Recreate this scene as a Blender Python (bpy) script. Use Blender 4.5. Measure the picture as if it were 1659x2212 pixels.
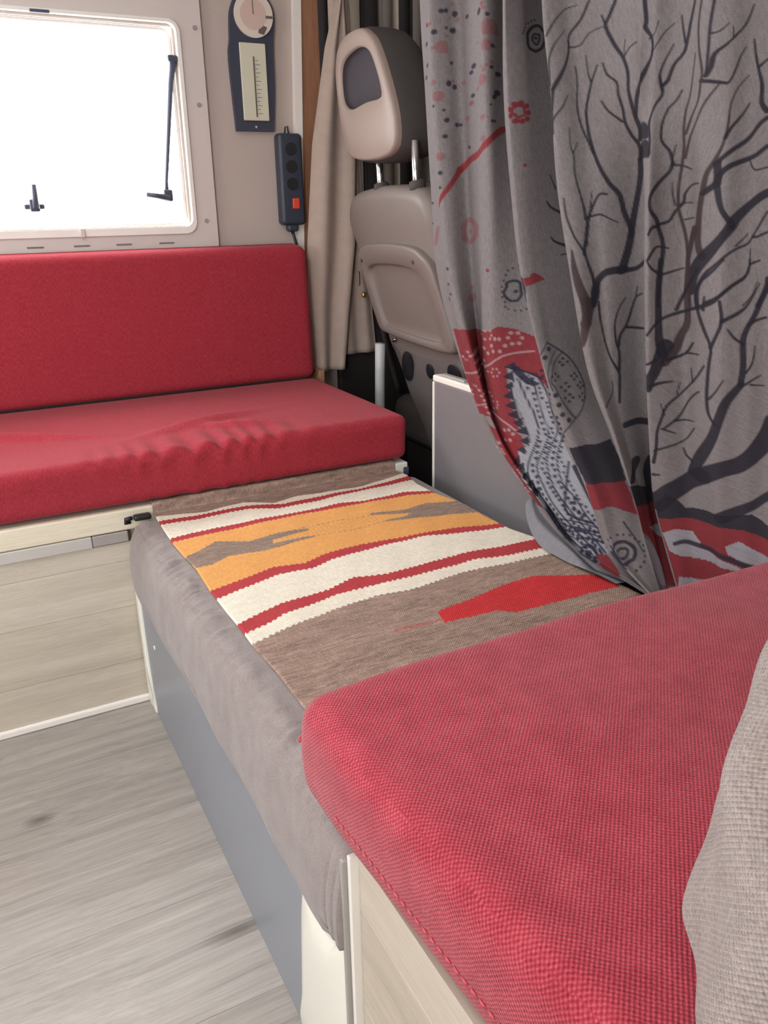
import bpy, bmesh, math, random
import numpy as np
from mathutils import Vector, Matrix

# ---------------------------------------------------------------- scene, camera, light
for o in list(bpy.data.objects):
    bpy.data.objects.remove(o)
scene = bpy.context.scene
COL = scene.collection

def make_camera():
    yaw, pitch, roll = (math.radians(a) for a in (27.33145, 20.34192, -1.0675))
    f = Vector((math.sin(yaw)*math.cos(pitch), math.cos(yaw)*math.cos(pitch), -math.sin(pitch)))
    r = Vector((math.cos(yaw), -math.sin(yaw), 0)); u = r.cross(f)
    r2 = r*math.cos(roll)+u*math.sin(roll); u2 = -r*math.sin(roll)+u*math.cos(roll)
    m = Matrix((r2, u2, -f)).transposed().to_4x4(); m.translation = (0, 0, 1.05)
    cam = bpy.data.cameras.new('camera'); cam.sensor_fit = 'HORIZONTAL'; cam.sensor_width = 36
    cam.lens = 36*1776.5/1659; cam.clip_start = .02
    o = bpy.data.objects.new('camera', cam); o.matrix_world = m; COL.objects.link(o)
    scene.camera = o
make_camera()

world = bpy.data.worlds.new('overcast_sky'); scene.world = world; world.use_nodes = True
bg = world.node_tree.nodes['Background']
bg.inputs[0].default_value = (.96, .98, 1, 1); bg.inputs[1].default_value = 11.0

def portal(name, loc, rot, sx, sy):
    l = bpy.data.lights.new(name, 'AREA'); l.shape = 'RECTANGLE'; l.size = sx; l.size_y = sy
    l.cycles.is_portal = True
    o = bpy.data.objects.new(name, l); o.location = loc; o.rotation_euler = rot; COL.objects.link(o)
# daylight enters through the openings of the vehicle (sampling portals for the sky)
portal('window_daylight', (.04, 2.45, 1.25), (-math.pi/2, 0, 0), 1.2, .48)
portal('roof_hatch_daylight', (-.25, .95, 2.02), (0, 0, 0), .6, .6)
portal('rear_window_daylight', (-2.3, 1.0, 1.2), (0, -math.pi/2, 0), .6, 1.0)
portal('side_door_daylight', (-.85, -.45, 1.1), (math.pi/2, 0, 0), .6, 1.2)

vs = scene.view_settings
vs.view_transform = 'Standard'; vs.look = 'None'; vs.exposure = 0.2; vs.gamma = 1; vs.use_curve_mapping = False

# ---------------------------------------------------------------- helpers
def lin(r, g, b):
    f = lambda c: (c/12.92 if c <= .04045 else ((c+.055)/1.055)**2.4)
    return tuple(f(v/255) for v in (r, g, b)) + (1,)

class N:
    """small node-graph builder"""
    def __init__(s, name):
        s.m = bpy.data.materials.new(name); s.m.use_nodes = True
        s.t = s.m.node_tree; s.b = s.t.nodes['Principled BSDF']
    def n(s, kind, **kw):
        nd = s.t.nodes.new('ShaderNode'+kind)
        for k, v in kw.items():
            if k == 'ins':
                for i, x in v.items():
                    if isinstance(x, bpy.types.NodeSocket): s.t.links.new(x, nd.inputs[i])
                    else: nd.inputs[i].default_value = x
            else: setattr(nd, k, v)
        return nd
    def math(s, op, a, b=0., c=0.): return s.n('Math', operation=op, ins={0: a, 1: b, 2: c}).outputs[0]
    def mix(s, fac, a, b, mode='MIX'):
        nd = s.n('Mix', data_type='RGBA', blend_type=mode)
        for i, x in ((0, fac), (6, a), (7, b)):
            if isinstance(x, bpy.types.NodeSocket): s.t.links.new(x, nd.inputs[i])
            else: nd.inputs[i].default_value = x
        return nd.outputs[2]
    def coord(s, which='Object', scale=(1, 1, 1)):
        c = s.n('TexCoord').outputs[which]
        return s.n('Mapping', ins={0: c, 3: scale}).outputs[0]
    def noise(s, vec, scale, detail=3., rough=.55):
        return s.n('TexNoise', ins={'Vector': vec, 'Scale': scale, 'Detail': detail, 'Roughness': rough}).outputs[0]
    def ramp(s, fac, *stops):
        nd = s.n('ValToRGB', ins={0: fac}); r = nd.color_ramp
        while len(r.elements) < len(stops): r.elements.new(.5)
        for e, (p, c) in zip(r.elements, stops): e.position = p; e.color = c
        return nd.outputs[0]
    def out(s, color=None, rough=.6, bump=None, bstr=.3, bdist=.001, spec=.5, **kw):
        for k, v in (('Base Color', color), ('Roughness', rough), ('Specular IOR Level', spec), *kw.items()):
            if v is None: continue
            if isinstance(v, bpy.types.NodeSocket): s.t.links.new(v, s.b.inputs[k])
            else: s.b.inputs[k].default_value = v
        if bump is not None:
            bn = s.n('Bump', ins={'Height': bump, 'Strength': bstr, 'Distance': bdist})
            s.t.links.new(bn.outputs[0], s.b.inputs['Normal'])
        return s.m

def plain(name, c, rough=.5, var=.06, scale=18., bstr=.08, **kw):
    g = N(name); v = g.coord()
    nz = g.noise(v, scale, 4.)
    f = g.math('MULTIPLY_ADD', nz, 2*var, 1-var)
    col = g.mix(1., lin(*c), g.n('CombineColor', ins={0: f, 1: f, 2: f}).outputs[0], 'MULTIPLY')
    return g.out(col, rough, g.noise(v, scale*22, 2.), bstr, .0006, **kw)

def woven(name, base, dark, light, pitch, bstr=.7, heather=.5, streak=(1, 1), sheen=.25, cloud=.3, grain=420., spec=.25):
    """basket weave: threads over and under, in cloth coordinates (metres)"""
    g = N(name); uv = g.n('TexCoord').outputs['UV']
    wob = g.noise(g.n('Mapping', ins={0: uv, 3: (1, 1, 1)}).outputs[0], 60., 2.)
    sx = g.n('SeparateXYZ', ins={0: uv})
    ph = g.math('MULTIPLY', wob, 3.4)
    k = 2*math.pi/pitch
    a = g.math('SINE', g.math('MULTIPLY_ADD', sx.outputs[0], k, ph))
    b = g.math('SINE', g.math('MULTIPLY_ADD', sx.outputs[1], k, ph))
    h = g.math('MULTIPLY_ADD', g.math('MULTIPLY', a, b), .5, .5)
    hn = g.noise(g.n('Mapping', ins={0: uv, 3: (streak[0], streak[1], 1)}).outputs[0], grain, 3., .7)
    big = g.noise(g.n('Mapping', ins={0: uv, 3: (streak[0], streak[1], 1)}).outputs[0], 30., 3.)
    t = g.math('ADD', g.math('MULTIPLY', h, 1-heather), g.math('MULTIPLY', hn, heather))
    t = g.math('ADD', t, g.math('MULTIPLY_ADD', big, cloud, -cloud/2))
    col = g.ramp(t, (.25, lin(*dark)), (.52, lin(*base)), (.85, lin(*light)))
    hh = g.math('ADD', h, g.math('MULTIPLY', hn, .5))
    g.out(col, .85, hh, bstr, pitch*.35, spec)
    g.b.inputs['Sheen Weight'].default_value = sheen
    g.b.inputs['Sheen Roughness'].default_value = .4
    return g.m

def wood(name, c0, c1, c2, along=0, knots=(), rough=.45, scale=1.0, spec=.4):
    g = N(name); s = [40, 40, 40]; s[along] = 2.2
    pos = g.n('NewGeometry').outputs['Position']
    v = g.n('Mapping', ins={0: pos, 3: tuple(q*scale for q in s)}).outputs[0]
    w = g.noise(g.n('Mapping', ins={0: pos, 3: (1, 1, 1)}).outputs[0], 3., 2.)
    rnd = g.n('ObjectInfo').outputs['Random']
    off = g.n('CombineXYZ', ins={0: g.math('MULTIPLY', w, 1.0), 1: g.math('MULTIPLY', w, 1.0), 2: g.math('MULTIPLY', rnd, 37.)}).outputs[0]
    vv = g.n('VectorMath', operation='ADD', ins={0: v, 1: off}).outputs[0]
    n1 = g.noise(vv, 1., 6., .68); n2 = g.noise(vv, 8., 4., .75)
    t = g.math('ADD', g.math('MULTIPLY', n1, .62), g.math('MULTIPLY', n2, .38))
    t = g.math('ADD', t, g.math('MULTIPLY_ADD', rnd, .12, -.06))
    col = g.ramp(t, (.28, lin(*c0)), (.5, lin(*c1)), (.72, lin(*c2)))
    for (kx, ky, kz, rx, ry, dark) in knots:
        d = g.n('VectorMath', operation='SUBTRACT', ins={0: pos, 1: (kx, ky, kz)}).outputs[0]
        d = g.n('Mapping', ins={0: d, 3: (1/rx, 1/ry, 0)}).outputs[0]
        L = g.n('VectorMath', operation='LENGTH', ins={0: d}).outputs['Value']
        L = g.math('ADD', L, g.math('MULTIPLY_ADD', n2, 1.2, -.6))
        f = g.n('MapRange', ins={0: L, 1: .1, 2: 1.0, 3: dark, 4: 0.}).outputs[0]
        col = g.mix(f, col, lin(78, 70, 64))
    return g.out(col, rough, t, .12, .0008, spec)

M = {}
M['red_far'] = woven('red_upholstery_fine', (160, 50, 61), (124, 32, 44), (188, 82, 90), .0026, .45, .75, (2.4, .6), cloud=.12, grain=190., spec=.1, sheen=.12)
M['red_near'] = woven('red_upholstery_coarse', (166, 52, 66), (120, 24, 40), (200, 94, 106), .0046, .6, .62)
M['taupe'] = woven('taupe_cover_fabric', (138, 127, 124), (110, 99, 96), (166, 155, 152), .0016, .3, .7)
M['knit'] = woven('taupe_knit', (156, 143, 137), (118, 106, 100), (188, 177, 171), .0046, .9, .78, grain=260., spec=.1)
M['beige_cloth'] = woven('beige_curtain_cloth', (176, 159, 147), (158, 141, 129), (194, 178, 166), .002, .2, .6)
M['stripe_cloth'] = plain('grey_curtain_cloth', (120, 112, 104), .9)
M['dark_cloth'] = plain('charcoal_curtain_cloth', (42, 38, 38), .9)
M['pale_cloth'] = plain('cream_curtain_cloth', (176, 164, 150), .9)
M['wall'] = plain('wall_laminate', (184, 171, 162), .55, .03)
M['frame'] = plain('window_frame_plastic', (206, 196, 190), .4, .02)
M['frame_white'] = plain('window_lip_plastic', (234, 230, 222), .3, .02)
M['ceiling'] = plain('ceiling_panel', (225, 222, 216), .6, .02)
M['white'] = plain('white_trim', (232, 226, 218), .3, .02)
M['cream'] = plain('cream_moulded_plastic', (228, 226, 214), .28, .02, 10.)
M['grey_panel'] = plain('grey_panel_laminate', (134, 138, 146), .38, .04, 8.)
M['board'] = plain('grey_board_laminate', (122, 118, 120), .35, .03, 6.)
M['alu'] = plain('brushed_aluminium', (206, 202, 196), .3, .04, Metallic=.35)
M['alu_dull'] = plain('dull_strip', (158, 152, 146), .4, .04)
M['black'] = plain('black_plastic', (30, 31, 36), .4, .1)
M['strip'] = plain('power_strip_plastic', (50, 56, 70), .45, .1)  # black plastic, lightened to put the window haze into its colour
M['handle'] = plain('grey_handle_plastic', (70, 76, 92), .45, .1)
M['screw'] = plain('screw_cap', (150, 146, 150), .4)
M['slot'] = plain('vent_slot_dark', (120, 108, 104), .7)
M['seat_beige'] = plain('seat_beige_plastic', (152, 134, 124), .5, .04, 30.)
M['seat_grey'] = plain('seat_taupe_vinyl', (122, 110, 104), .5, .05, 30.)
M['seat_dark'] = plain('seat_charcoal_fabric', (70, 64, 62), .85, .08, 40.)
M['seat_hole'] = plain('headrest_dark_lining', (62, 56, 62), .8, .08)
M['seat_low'] = plain('seat_lower_plastic', (106, 98, 96), .45, .05)
M['chrome'] = plain('chrome', (210, 210, 210), .18, .02, Metallic=1.)
M['brass'] = plain('brass', (200, 160, 110), .3, .04, Metallic=.9)
M['dark'] = plain('dark_cab_plastic', (34, 28, 28), .7, .1)
M['carpet'] = plain('dark_cab_carpet', (24, 20, 20), .95, .2)
M['cabwall'] = plain('cab_lining', (96, 88, 82), .8)
M['brown_wood'] = wood('brown_post_wood', (128, 88, 66), (152, 110, 84), (170, 128, 100), 2)
M['pole'] = plain('pale_grey_metal', (186, 188, 186), .4, .03)
M['red_switch'] = plain('red_switch', (220, 70, 50), .35)
M['rim_red'] = plain('stitch_red', (196, 78, 90), .7)
M['dial'] = plain('dial_paper', (218, 206, 194), .5, .04)
M['paper'] = plain('gauge_paper', (206, 204, 182), .6, .03)
M['plaque'] = plain('gauge_black_wood', (58, 63, 78), .5, .08)
M['ink'] = plain('gauge_ink', (104, 92, 84), .6)
M['floor_wood'] = wood('grey_oak_vinyl', (128, 120, 114), (157, 150, 143), (178, 171, 164), 0,
    knots=((-.01, 1.39, 0, .035, .018, .75), (.235, .975, 0, .07, .02, .7), (.30, .835, 0, .04, .025, .7), (-.08, 1.62, 0, .03, .012, .5)))
M['bench_wood'] = wood('pale_oak_laminate', (176, 164, 148), (194, 183, 167), (208, 199, 185), 0)
M['panel_wood'] = wood('greige_oak_laminate', (170, 158, 142), (188, 176, 160), (200, 190, 174), 1)
M['board_edge'] = wood('cream_board_edge', (206, 194, 168), (222, 212, 190), (230, 222, 204), 0)

def pane_material():
    g = N('clear_acrylic')
    tr = g.n('BsdfTransparent', ins={0: (.97, .98, .98, 1)}); gl = g.n('BsdfGlossy', ins={'Roughness': .03})
    mx = g.n('MixShader', ins={0: .06, 1: tr.outputs[0], 2: gl.outputs[0]})
    g.t.links.new(mx.outputs[0], g.t.nodes['Material Output'].inputs[0])
    return g.m
M['pane'] = pane_material()

ORIGIN = {}
def thing(name, label, cat, loc=(0, 0, 0), group=None):
    o = bpy.data.objects.new(name, None); COL.objects.link(o); o.location = loc
    o.empty_display_size = .05
    ORIGIN[o.name] = np.array(loc, float)
    o['label'] = label; o['category'] = cat
    if group: o['group'] = group
    return o
def tag(o, label, cat, group=None):
    o['label'] = label; o['category'] = cat
    if group: o['group'] = group
    return o
def struct(o):
    o['kind'] = 'structure'; return o

def box_uv(me):
    n = len(me.loops)
    co = np.empty(len(me.vertices)*3); me.vertices.foreach_get('co', co); co = co.reshape(-1, 3)
    vi = np.empty(n, int); me.loops.foreach_get('vertex_index', vi)
    nf = len(me.polygons)
    ls = np.empty(nf, int); me.polygons.foreach_get('loop_start', ls)
    lt = np.empty(nf, int); me.polygons.foreach_get('loop_total', lt)
    nr = np.empty(nf*3); me.polygons.foreach_get('normal', nr); nr = nr.reshape(-1, 3)
    ax = np.repeat(np.argmax(np.abs(nr), axis=1), lt)
    p = co[vi]
    u = np.where(ax == 0, p[:, 1], p[:, 0]); v = np.where(ax == 2, p[:, 1], p[:, 2])
    l = me.uv_layers.new(name='UVMap')
    l.data.foreach_set('uv', np.stack([u, v], 1).ravel())

def mesh(name, V, F, mat, parent=None, smooth=False, uv=None):
    V = np.asarray(V, float).reshape(-1, 3)
    if parent is not None: org = ORIGIN[parent.name]
    else: org = np.array([(V[:, 0].min()+V[:, 0].max())/2, (V[:, 1].min()+V[:, 1].max())/2, V[:, 2].min()])
    me = bpy.data.meshes.new(name); me.from_pydata((V-org).tolist(), [], [list(map(int, f)) for f in F])
    bm = bmesh.new(); bm.from_mesh(me); bmesh.ops.recalc_face_normals(bm, faces=bm.faces)
    bm.to_mesh(me); bm.free()
    me.materials.append(mat)
    if uv is None: box_uv(me)
    if smooth: me.polygons.foreach_set('use_smooth', [True]*len(me.polygons))
    o = bpy.data.objects.new(name, me); COL.objects.link(o)
    if parent is not None: o.parent = parent
    else: o.location = org
    ORIGIN[o.name] = org
    return o

def bm_obj(name, bm, mat, parent=None, smooth=False):
    bm.verts.index_update()
    V = [v.co[:] for v in bm.verts]; F = [[v.index for v in f.verts] for f in bm.faces]
    bm.free()
    return mesh(name, V, F, mat, parent, smooth)

def add_box(bm, x0, x1, y0, y1, z0, z1, bev=0., seg=2):
    v = [bm.verts.new((x, y, z)) for x in (x0, x1) for y in (y0, y1) for z in (z0, z1)]
    fs = [bm.faces.new([v[i] for i in q]) for q in ((0, 1, 3, 2), (4, 6, 7, 5), (0, 4, 5, 1), (2, 3, 7, 6), (0, 2, 6, 4), (1, 5, 7, 3))]
    if bev:
        es = list({e for f in fs for e in f.edges})
        bmesh.ops.bevel(bm, geom=es, offset=bev, segments=seg, affect='EDGES', profile=.5)
def box(name, x0, x1, y0, y1, z0, z1, mat, parent=None, bev=0., seg=2):
    bm = bmesh.new(); add_box(bm, x0, x1, y0, y1, z0, z1, bev, seg)
    return bm_obj(name, bm, mat, parent)

def tube_into(V, F, pts, r, n=10):
    pts = [Vector(p) for p in pts]; rs = r if isinstance(r, (list, tuple)) else [r]*len(pts)
    base = len(V); up = None
    for i, p in enumerate(pts):
        t = (pts[min(i+1, len(pts)-1)]-pts[max(i-1, 0)]).normalized()
        if up is None: up = t.orthogonal().normalized()
        up = (up-t*up.dot(t)).normalized(); b = t.cross(up)
        for k in range(n):
            a = 2*math.pi*k/n; q = p+(up*math.cos(a)+b*math.sin(a))*rs[i]; V.append(q[:])
    for i in range(len(pts)-1):
        for k in range(n):
            F.append((base+i*n+k, base+i*n+(k+1) % n, base+(i+1)*n+(k+1) % n, base+(i+1)*n+k))
    F.append(tuple(base+k for k in range(n))[::-1]); F.append(tuple(base+(len(pts)-1)*n+k for k in range(n)))
def tube(name, pts, r, mat, parent=None, n=10):
    V, F = [], []; tube_into(V, F, pts, r, n)
    return mesh(name, V, F, mat, parent, True)

def catmull(pts, per=6, closed=False):
    P = [np.array(p, float) for p in pts]; n = len(P); out = []
    rng = range(n) if closed else range(n-1)
    for i in rng:
        g = (lambda k: P[k % n]) if closed else (lambda k: P[min(max(k, 0), n-1)])
        a, b, c, d = g(i-1), g(i), g(i+1), g(i+2)
        for j in range(per):
            f = j/per
            out.append(.5*(2*b+(c-a)*f+(2*a-5*b+4*c-d)*f*f+(3*b-a-3*c+d)*f**3))
    if not closed: out.append(P[-1])
    return out

def extrude_yz(name, outline, xf, depth, mat, parent=None, bev=.008, shrink=.0, crown=0.):
    """closed outline in (y,z); front face at x = xf(z) towards -X, body goes +X by depth; edge rounded by inset rings"""
    O = np.array(outline, float); c = O.mean(0); n = len(O)
    area = sum(O[i][0]*O[(i+1) % n][1]-O[(i+1) % n][0]*O[i][1] for i in range(n))
    if area < 0: O = O[::-1]
    tang = np.roll(O, -1, 0)-np.roll(O, 1, 0); nrm = np.stack([tang[:, 1], -tang[:, 0]], 1)
    nrm /= np.maximum(np.linalg.norm(nrm, axis=1)[:, None], 1e-9)
    V, F = [], []
    rings = []
    for k in range(5):
        a = k/4*math.pi/2
        rings.append((bev*(1-math.sin(a)), bev*(1-math.cos(a))))
    prof = [(r_in, d) for (r_in, d) in rings]+[(shrink*.5, depth*.55), (shrink, depth-bev), (shrink+bev*.5, depth-bev*.2), (shrink+bev*1.3, depth)]
    for r_in, d in prof:
        for p, q in zip(O, nrm):
            y, z = p-q*r_in; V.append((xf(z)+d, y, z))
    m = len(prof)
    for i in range(m-1):
        for k in range(n): F.append((i*n+k, i*n+(k+1) % n, (i+1)*n+(k+1) % n, (i+1)*n+k))
    # front: concentric fill with slight crown
    last = 0
    for j, s in enumerate((.66, .33)):
        b = len(V)
        for p, q in zip(O, nrm):
            w = (p-q*bev-c)*s+c; V.append((xf(w[1])-crown*(1-s*s), w[0], w[1]))
        for k in range(n): F.append((b+k, b+(k+1) % n, last+(k+1) % n, last+k))
        last = b
    V.append((xf(c[1])-crown, c[0], c[1]))
    for k in range(n): F.append((len(V)-1, last+k, last+(k+1) % n))
    F.append(tuple((m-1)*n+k for k in range(n)))
    return mesh(name, V, F, mat, parent, True)

def axis_cuts(a, b, r, step):
    e = [a+r*(1-math.cos(t*math.pi/2/5)) for t in range(6)]
    n = max(1, int(round((b-a-2*r)/step)))
    mid = [a+r+(b-a-2*r)*i/n for i in range(1, n)]
    f = [b-r*(1-math.cos(t*math.pi/2/5)) for t in range(5, -1, -1)]
    return np.array(e+mid+f)

def cushion(name, x0, x1, y0, y1, z0, z1, r, mat, parent=None, step=.02, disp=None):
    """soft rounded box built as a surface grid, with a displacement function"""
    cs = [axis_cuts(a, b, r, step) for a, b in ((x0, x1), (y0, y1), (z0, z1))]
    idx = {}; V = []; F = []
    def vid(p):
        k = tuple(round(q, 6) for q in p)
        if k not in idx: idx[k] = len(V); V.append(p)
        return idx[k]
    for ax in range(3):
        a, b = [k for k in range(3) if k != ax]
        for side in (0, -1):
            A, B = cs[a], cs[b]
            for i in range(len(A)-1):
                for j in range(len(B)-1):
                    q = []
                    for (u, w) in ((i, j), (i+1, j), (i+1, j+1), (i, j+1)):
                        p = [0, 0, 0]; p[ax] = cs[ax][side]; p[a] = A[u]; p[b] = B[w]; q.append(vid(tuple(p)))
                    F.append(q)
    P = np.array(V); lo = np.array([x0+r, y0+r, z0+r]); hi = np.array([x1-r, y1-r, z1-r])
    inner = np.clip(P, lo, hi); d = P-inner
    L = np.linalg.norm(d, axis=1)[:, None]; nrm = d/np.maximum(L, 1e-9)
    P = inner+nrm*r
    if disp is not None: P = disp(P, nrm)
    return mesh(name, P, F, mat, parent, True)

def holed(name, axis, pos, thick, a0, a1, b0, b1, holes, mat):
    """wall/ceiling slab perpendicular to axis with rectangular holes in the other two axes"""
    A = sorted({a0, a1, *[h[0] for h in holes], *[h[1] for h in holes]})
    B = sorted({b0, b1, *[h[2] for h in holes], *[h[3] for h in holes]})
    bm = bmesh.new()
    for i in range(len(A)-1):
        for j in range(len(B)-1):
            ca, cb = (A[i]+A[i+1])/2, (B[j]+B[j+1])/2
            if any(h[0] < ca < h[1] and h[2] < cb < h[3] for h in holes): continue
            e = [0]*6; k = [q for q in range(3) if q != axis]
            e[2*axis], e[2*axis+1] = pos, pos+thick
            e[2*k[0]], e[2*k[0]+1] = A[i], A[i+1]; e[2*k[1]], e[2*k[1]+1] = B[j], B[j+1]
            add_box(bm, *e)
    return struct(bm_obj(name, bm, mat))

def grid_obj(name, P, mat, parent=None, smooth=True, colors=None):
    """P: (a,b,3) surface grid, fast path with uv in metres and optional vertex colours"""
    a, b = P.shape[:2]
    org = ORIGIN[parent.name] if parent is not None else np.array([P[..., 0].mean(), P[..., 1].mean(), P[..., 2].min()])
    me = bpy.data.meshes.new(name)
    me.vertices.add(a*b); me.vertices.foreach_set('co', (P.reshape(-1, 3)-org).ravel().astype(np.float32))
    i = (np.arange(a-1)[:, None]*b+np.arange(b-1)[None]).ravel()
    quad = np.stack([i, i+b, i+b+1, i+1], 1); nf = len(quad)
    me.loops.add(nf*4); me.loops.foreach_set('vertex_index', quad.ravel().astype(np.int32))
    me.polygons.add(nf); me.polygons.foreach_set('loop_start', np.arange(0, nf*4, 4, dtype=np.int32))
    me.update(calc_edges=True)
    if smooth: me.polygons.foreach_set('use_smooth', np.ones(nf, bool))
    du = np.vstack([np.zeros((1, b)), np.cumsum(np.linalg.norm(np.diff(P, axis=0), axis=2), 0)])
    dv = np.hstack([np.zeros((a, 1)), np.cumsum(np.linalg.norm(np.diff(P, axis=1), axis=2), 1)])
    uv = np.stack([du.ravel(), dv.ravel()], 1)[quad.ravel()]
    me.uv_layers.new(name='UVMap').data.foreach_set('uv', uv.ravel().astype(np.float32))
    if colors is not None:
        at = me.color_attributes.new('print', 'FLOAT_COLOR', 'POINT')
        c = np.ones((a*b, 4), np.float32); c[:, :3] = colors.reshape(-1, 3); at.data.foreach_set('color', c.ravel())
    me.materials.append(mat)
    o = bpy.data.objects.new(name, me); COL.objects.link(o)
    if parent is not None: o.parent = parent
    else: o.location = org
    ORIGIN[o.name] = org
    return o

def printed(name, pitch, amp, bstr, rough=.95):
    g = N(name); uv = g.n('TexCoord').outputs['UV']
    at = g.n('Attribute', attribute_name='print').outputs['Color']
    nz = g.noise(uv, 700., 3., .75); n2 = g.noise(g.n('Mapping', ins={0: uv, 3: (1, .25, 1)}).outputs[0], 260., 2.)
    f = g.math('ADD', g.math('MULTIPLY', nz, amp), g.math('MULTIPLY_ADD', n2, amp*.8, 1-amp*.9))
    col = g.mix(1., at, g.n('CombineColor', ins={0: f, 1: f, 2: f}).outputs[0], 'MULTIPLY')
    sx = g.n('SeparateXYZ', ins={0: uv}); k = 2*math.pi/pitch
    h = g.math('MULTIPLY', g.math('SINE', g.math('MULTIPLY', sx.outputs[0], k)), g.math('SINE', g.math('MULTIPLY', sx.outputs[1], k)))
    h = g.math('ADD', g.math('MULTIPLY', h, .5), nz)
    return g.out(col, rough, h, bstr, pitch*.3, .2)
M['kilim'] = printed('kilim_wool', .0045, .55, .5)
M['print'] = printed('printed_cotton', .0012, .7, .25)

def cr_matrix(n, t):
    W = np.zeros((len(t), n))
    for k, tt in enumerate(t):
        i = min(int(tt), n-2); f = tt-i
        for q, w in enumerate((-.5*f+f*f-.5*f**3, 1-2.5*f*f+1.5*f**3, .5*f+2*f*f-1.5*f**3, -.5*f*f+.5*f**3)):
            W[k, min(max(i-1+q, 0), n-1)] += w
    return W

def in_poly(y, z, P):
    ins = np.zeros(y.shape, bool); n = len(P)
    for i in range(n):
        (y0, z0), (y1, z1) = P[i], P[(i+1) % n]
        c = ((z0 > z) != (z1 > z)) & (y < (y1-y0)*(z-z0)/(z1-z0+1e-12)+y0)
        ins ^= c
    return ins

# ---------------------------------------------------------------- the vehicle shell
XL, XR, YN, YF, ZC = -2.2, 1.95, -.35, 2.36, 1.95
floor = struct(box('floor', XL, XR, YN, YF, -.05, -.004, M['carpet']))
pw = .2235; y = 1.0755-6*pw; row = 0
while y < 1.70:
    y0, y1 = max(y, YN), min(y+pw, 1.692)
    x = -2.2; cuts = [-2.2, -1.55+.5*(row % 2), -.62-.35*(row % 2), .268]
    for a, b in zip(cuts[:-1], cuts[1:]):
        box('plank', a+.0004, b-.0004, y0+.0002, y1-.0002, -.004, 0, M['floor_wood'], floor, .0004, 1)
    y += pw; row += 1
cabf = struct(box('floor_cab', .96, XR, .3, YF, -.004, .004, M['carpet']))

holed('wall_back', 1, YF, .06, XL, XR, 0, ZC, [(-.56, .637, 1.012, 1.489)], M['wall'])
holed('wall_front', 1, YN-.06, .06, XL, XR, 0, ZC, [(-1.15, -.55, .5, 1.7)], M['wall'])
holed('wall_left', 0, XL-.06, .06, YN, YF, 0, ZC, [(.5, 1.5, .9, 1.5)], M['wall'])
struct(box('wall_right', XR, XR+.06, YN, YF, 0, ZC, M['cabwall']))
holed('ceiling', 2, ZC, .06, XL, XR, YN, YF, [(-.55, .05, .65, 1.25)], M['ceiling'])

# white corner trim and brown post at the end of the living area wall
def slanted(name, x0t, x1t, x0b, x1b, z0, z1, ya, yb, mat):
    V = [(x0b, ya, z0), (x1b, ya, z0), (x1t, ya, z1), (x0t, ya, z1), (x0b, yb, z0), (x1b, yb, z0), (x1t, yb, z1), (x0t, yb, z1)]
    F = [(0, 1, 2, 3), (7, 6, 5, 4), (0, 4, 5, 1), (1, 5, 6, 2), (2, 6, 7, 3), (3, 7, 4, 0)]
    return struct(mesh(name, V, F, mat))
slanted('trim_1', .982, 1.004, .930, .952, .60, 1.94, 2.342, 2.3595, M['white'])
slanted('trim_2', 1.005, 1.085, .953, 1.03, .60, 1.94, 2.348, 2.3595, M['brown_wood'])

# ---------------------------------------------------------------- window
win = thing('window_1', 'wide hinged acrylic window with pale frame over the far red backrest', 'window', (.04, YF, 1.0))
win['kind'] = 'structure'
def rounded_rect(x0, x1, z0, z1, r, n=6):
    pts = []
    for cx, cz, a0 in ((x1-r, z1-r, 0), (x0+r, z1-r, 90), (x0+r, z0+r, 180), (x1-r, z0+r, 270)):
        for k in range(n+1):
            a = math.radians(a0+90*k/n); pts.append((cx+r*math.cos(a), cz+r*math.sin(a)))
    return pts
def ring_xz(name, outer, inner, ya, yb, mat, parent):
    n = len(outer); V = [(x, yy, z) for yy in (ya, yb) for ring in (outer, inner) for x, z in ring]; F = []
    for k in range(n):
        j = (k+1) % n
        F += [(k, j, n+j, n+k), (2*n+k, 3*n+k, 3*n+j, 2*n+j), (k, 2*n+k, 2*n+j, j), (n+k, n+j, 3*n+j, 3*n+k)]
    return mesh(name, V, F, mat, parent)
ring_xz('frame_panel', rounded_rect(-.65, .711, .945, 1.60, .02), rounded_rect(-.570, .647, 1.000, 1.499, .026), 2.346, 2.3598, M['frame'], win)
ring_xz('frame_lip', rounded_rect(-.576, .653, .992, 1.503, .030), rounded_rect(-.566, .643, 1.010, 1.495, .020), 2.340, 2.3598, M['frame_white'], win)
ring_xz('sash', rounded_rect(-.558, .635, 1.014, 1.487, .022), rounded_rect(-.552, .629, 1.020, 1.481, .018), 2.372, 2.384, M['frame_white'], win)
V = [(x, yy, z) for yy in (2.378, 2.382) for x, z in rounded_rect(-.55, .627, 1.02, 1.479, .026)]; n = len(V)//2
mesh('pane', V, [tuple(range(n)), tuple(range(2*n-1, n-1, -1))]+[(k, (k+1) % n, n+(k+1) % n, n+k) for k in range(n)], M['pane'], win)
box('blind_joint', .345, .357, 2.334, 2.3402, .990, 1.012, M['frame'], win, .002)
bm = bmesh.new(); add_box(bm, .30, .345, 2.336, 2.346, 1.492, 1.500, .003)
bm_obj('top_catch', bm, M['handle'], win)
for x in (.233, .346, .453, .566): box('vent_slot', x-.02, x+.02, 2.3445, 2.3475, .967, .971, M['slot'], win)
for x, z in ((.694, 1.488), (.688, 1.31), (.681, 1.023)):
    V, F = [], []; tube_into(V, F, [(x, 2.3465, z), (x, 2.343, z)], [.006, .005], 12); mesh('screw_cap', V, F, M['screw'], win)
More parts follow.
